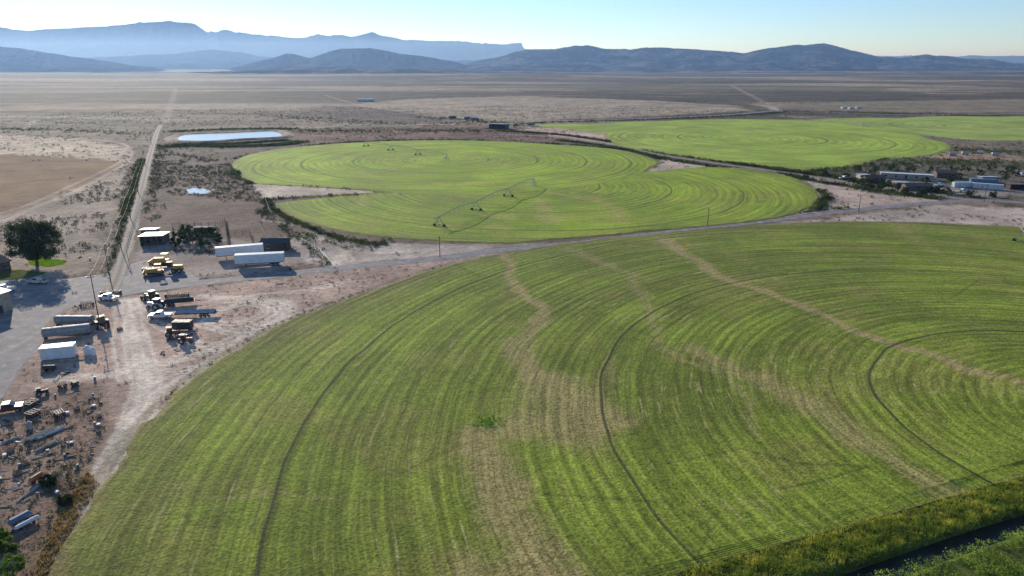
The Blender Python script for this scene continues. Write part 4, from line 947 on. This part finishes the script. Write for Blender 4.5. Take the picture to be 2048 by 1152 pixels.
# ---- pivots -------------------------------------------------------------------------------------------
def pivot(C,ang,radii,over,label,H=3.9,pr=0.12):
    e=thing('irrigation_pivot',label,'irrigation pivot',(C[0],C[1],0.0),ang,'centre-pivot irrigation machines')
    b=MB()
    for sx in(-1,1):
        for sy in(-1,1):b.cyl((sx*1.6,sy*1.6,0),(sx*0.25,sy*0.25,H),0.09,6)
    for z,k in((1.2,1.2),(2.4,0.8)):
        for a,c_ in(((-k,-k),(k,-k)),((k,-k),(k,k)),((k,k),(-k,k)),((-k,k),(-k,-k))):b.cyl((*a,z),(*c_,z),0.05,5)
    b.cyl((0,0,0),(0,0,H+0.3),0.14,8);b.box((0.6,0.7,1.3),(0.6,0.3,0.9));b.part('pivot_point',[offwhite],e)
    prev=0.0
    for i,R_ in enumerate(list(radii)+[radii[-1]+over]):
        last=i==len(radii);s=MB();n=8;L=R_-prev;bow=0.0 if last else 1.0
        pt=[(prev+L*j/n,H+bow*math.sin(math.pi*j/n)*0.9) for j in range(n+1)]
        for j in range(n):s.cyl((pt[j][0],0,pt[j][1]),(pt[j+1][0],0,pt[j+1][1]),pr,6)
        if not last:
            lo=[(x,z-1.5*math.sin(math.pi*j/n)) for j,(x,z) in enumerate(pt)]
            for y in(-0.7,0.7):
                for j in range(n):
                    s.cyl((lo[j][0],y if 0<j<n else 0,lo[j][1]),(lo[j+1][0],y if j+1<n else 0,lo[j+1][1]),0.04,4)
                    if 0<j:s.cyl((pt[j][0],0,pt[j][1]),(lo[j][0],y,lo[j][1]),0.035,4)
        else:
            s.cyl((prev,0,H+1.5),(R_,0,H),0.04,4);s.cyl((prev,0,H),(prev,0,H+1.5),0.05,4)
        s.part('span',[pipem],e)
        for j in range(1,n):MB().cyl((pt[j][0],0.1,pt[j][1]),(pt[j][0],0.1,1.6),0.02,4).part('drop_hose',[dark],e)
        if not last:
            t=MB()
            for y in(-2.1,2.1):
                t.cyl((R_-0.4,y,0.6),(R_,0,H),0.08,5);t.cyl((R_+0.4,y,0.6),(R_,0,H),0.08,5)
            t.cyl((R_,-2.1,0.65),(R_,2.1,0.65),0.1,6);t.cyl((R_,-1.2,2.1),(R_,1.2,2.1),0.05,5);t.box((R_,0,0.9),(0.4,0.5,0.4))
            tt=t.part('tower',[pipem],e)
            for y in(-2.1,2.1):MB().cyl((R_-0.15,y,0.62),(R_+0.15,y,0.62),0.62,14).part('wheel',[black],tt)
        prev=R_
pa=G(880,453);pivot(C3,math.atan2(pa[1]-C3[1],pa[0]-C3[0]),[34,70,104],4,'long galvanised centre-pivot sprinkler over green crop')
pa=G(715,290);pivot(C2,math.atan2(pa[1]-C2[1],pa[0]-C2[0]),[34,70,106],10,'distant centre-pivot sprinkler across the field')
pivot(C1,math.atan2(139,71.6),[44.5,96,148.7],8,'centre-pivot sprinkler tower standing in the near crop')
# ---- mountains ----------------------------------------------------------------------------------------
def mountain(name,prof,D,front,back,rgb,rgb2,seed,label,u0,u1,rug=1.0,ncol=420,nrow=64,nf=1.0,mesa=0.0,rd=1.0,bs=0.8):
    us=np.linspace(u0,u1,ncol);pu=[p[0] for p in prof];pv=[p[1] for p in prof]
    vv=np.interp(us,pu,pv)
    jag=(fbm(us/22,us*0,seed,5)-0.5)*9*rug+(fbm(us/5,us*0,seed+2,2)-0.5)*2.4*rug
    if mesa>0:
        st=2.2;qz=np.round(jag/st)*st;jag=jag*(1-mesa)+qz*mesa
    vv=vv+jag
    y=-(vv-576)/F;h=D*(y*cP-sP)/(cP+y*sP)+CH
    Hc=np.maximum(h,1.0);xn=(us-1024)/F*cP
    s=np.concatenate([np.linspace(0,1,nrow),np.linspace(1.06,1.6,8)])
    SS,UU=np.meshgrid(s,np.arange(ncol),indexing='ij')
    Yd=np.where(SS<=1,D-front*(1-SS),D+back*(SS-1)/0.6)
    Xd=xn[UU]*Yd
    t=np.where(SS<=1,SS,1-(SS-1)/0.6)
    sc_=front/6.0*nf
    rid=1-np.abs(2*fbm(Xd/sc_+(Yd/sc_)*0.4,Yd/(sc_*2.0),seed+5,4)-1)*3.2*rd
    base=Hc[UU]*(0.50*t**1.0+0.30*t**2.5+0.20*sst(0.72,0.86,t+0.1*(fbm(Xd/sc_,Yd*0,seed+9,3)-0.5)))
    Z=base*(1-(1-t)**0.6*0.90*rd*np.clip(1-rid,0,1)*sst(0,0.2,t))-12*(1-t)
    Z=Z+(fbm(Xd/(sc_*0.3),Yd/(sc_*0.3),seed+11,3)-0.5)*Hc[UU]*0.22*rd*t*(1-t)*2
    Z=np.where(t<0.02,-25,Z)
    n0,n1=SS.shape;idx=np.arange(n0*n1).reshape(n0,n1)
    q_=np.stack([idx[:-1,:-1],idx[:-1,1:],idx[1:,1:],idx[1:,:-1]],-1).reshape(-1,4)
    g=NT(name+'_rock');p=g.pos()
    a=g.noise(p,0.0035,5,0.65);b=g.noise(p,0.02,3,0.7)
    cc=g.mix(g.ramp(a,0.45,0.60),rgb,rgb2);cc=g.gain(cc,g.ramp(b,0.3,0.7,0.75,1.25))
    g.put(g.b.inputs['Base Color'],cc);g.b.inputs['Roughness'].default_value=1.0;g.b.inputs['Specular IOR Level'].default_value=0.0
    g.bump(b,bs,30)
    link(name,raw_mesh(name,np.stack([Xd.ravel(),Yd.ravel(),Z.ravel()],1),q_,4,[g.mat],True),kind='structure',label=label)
DG=(0.032,0.05,0.07);DT=(0.15,0.145,0.15)  # hill tones lean blue, with some distance haze put into the colour
mountain('far_mountains',[(-900,80),(-300,60),(0,55),(30,58),(70,62),(100,58),(140,57),(190,54),(240,51),(290,46),(340,43),(385,45),(405,52),(420,62),(440,65),(460,60),(500,66),(540,72),(600,76),(640,70),(690,70),(705,74),(725,70),(748,64),(765,71),(800,77),(860,82),(905,82),(960,88),(1000,87),(1043,86),(1047,97),(1080,100),(1200,106),(1500,112),(1800,112),(2048,112),(2900,112)],19000,5000,5000,(0.045,0.075,0.13),(0.07,0.1,0.155),3,'hazy pale blue jagged mountain range',-900,2900,0.6,1200,mesa=0.5,rd=0.6,bs=0.3)  # blue slope colours have part of the air haze painted in
mountain('middle_hills',[(-900,120),(0,112),(150,116),(250,112),(350,108),(430,99),(480,104),(520,112),(600,118),(800,122),(930,120),(1100,124),(2900,128)],12500,3500,3000,(0.04,0.065,0.11),(0.075,0.1,0.14),13,'hazy blue foothills',-900,2900,0.5,800,rd=0.7,bs=0.4)  # foothill blues likewise hold painted distance haze
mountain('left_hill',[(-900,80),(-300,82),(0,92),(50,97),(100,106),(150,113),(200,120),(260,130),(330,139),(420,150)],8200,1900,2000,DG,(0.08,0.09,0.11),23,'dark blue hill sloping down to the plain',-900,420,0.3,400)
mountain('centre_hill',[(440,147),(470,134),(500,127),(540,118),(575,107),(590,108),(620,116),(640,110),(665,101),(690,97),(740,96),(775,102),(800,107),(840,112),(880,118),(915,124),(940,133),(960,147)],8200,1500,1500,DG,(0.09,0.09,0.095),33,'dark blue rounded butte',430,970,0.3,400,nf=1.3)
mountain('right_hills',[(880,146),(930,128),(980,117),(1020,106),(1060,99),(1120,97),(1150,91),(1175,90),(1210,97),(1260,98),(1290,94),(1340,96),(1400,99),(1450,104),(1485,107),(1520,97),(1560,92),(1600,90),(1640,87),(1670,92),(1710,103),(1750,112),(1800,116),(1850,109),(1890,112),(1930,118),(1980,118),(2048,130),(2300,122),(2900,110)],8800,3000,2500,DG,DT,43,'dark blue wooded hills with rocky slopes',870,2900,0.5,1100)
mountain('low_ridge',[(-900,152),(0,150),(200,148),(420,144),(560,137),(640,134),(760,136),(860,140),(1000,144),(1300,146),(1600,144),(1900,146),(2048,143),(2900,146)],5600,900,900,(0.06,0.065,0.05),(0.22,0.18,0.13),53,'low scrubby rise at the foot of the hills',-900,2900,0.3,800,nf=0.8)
# ---- haze: real homogeneous air volume -----------------------------------------------------------------
hz=bpy.data.materials.new('air_haze');hz.use_nodes=True;n=hz.node_tree.nodes
for x in list(n):
    if x.type!='OUTPUT_MATERIAL':n.remove(x)
vs=n.new('ShaderNodeVolumeScatter');vs.inputs['Color'].default_value=(0.34,0.56,1.0,1);vs.inputs['Density'].default_value=1/18000;vs.inputs['Anisotropy'].default_value=0.4
hz.node_tree.links.new(vs.outputs[0],[x for x in n if x.type=='OUTPUT_MATERIAL'][0].inputs['Volume'])
link('haze',MB().box((0,16000,200),(90000,50000,700)).mesh('haze',[hz]),kind='structure',label='thin bluish atmospheric haze over the valley')
# ---- sky, sun, camera --------------------------------------------------------------------------------------
el=math.radians(17);azs=math.radians(-32)
w=bpy.data.worlds.new('World');scene.world=w;w.use_nodes=True;t=w.node_tree
sky=t.nodes.new('ShaderNodeTexSky');sky.sky_type='NISHITA';sky.sun_disc=False;sky.sun_elevation=el;sky.sun_rotation=azs%(2*math.pi)
sky.air_density=1.0;sky.dust_density=0.1;sky.ozone_density=3.5;sky.altitude=1700
tint=t.nodes.new('ShaderNodeMix');tint.data_type='RGBA';tint.blend_type='MULTIPLY';tint.inputs[0].default_value=1.0;tint.inputs[7].default_value=(0.95,0.99,1.07,1)
t.links.new(sky.outputs[0],tint.inputs[6]);t.links.new(tint.outputs[2],t.nodes['Background'].inputs[0]);t.nodes['Background'].inputs[1].default_value=0.148
sd=bpy.data.lights.new('sun','SUN');sd.energy=4.8;sd.angle=math.radians(0.5);sd.color=(1.0,0.93,0.82)
so=bpy.data.objects.new('sun',sd);COL.objects.link(so)
sv=Vector((math.sin(azs)*math.cos(el),math.cos(azs)*math.cos(el),math.sin(el)));so.rotation_euler=sv.to_track_quat('Z','Y').to_euler()
cd=bpy.data.cameras.new('camera');cam=bpy.data.objects.new('camera',cd);COL.objects.link(cam)
cam.location=(0,0,CH);cam.rotation_euler=(math.pi/2-P,0,0);cd.sensor_width=36;cd.lens=36*F/2048;cd.clip_start=1;cd.clip_end=120000
scene.camera=cam
scene.view_settings.view_transform='Standard';scene.view_settings.look='None';scene.view_settings.exposure=0
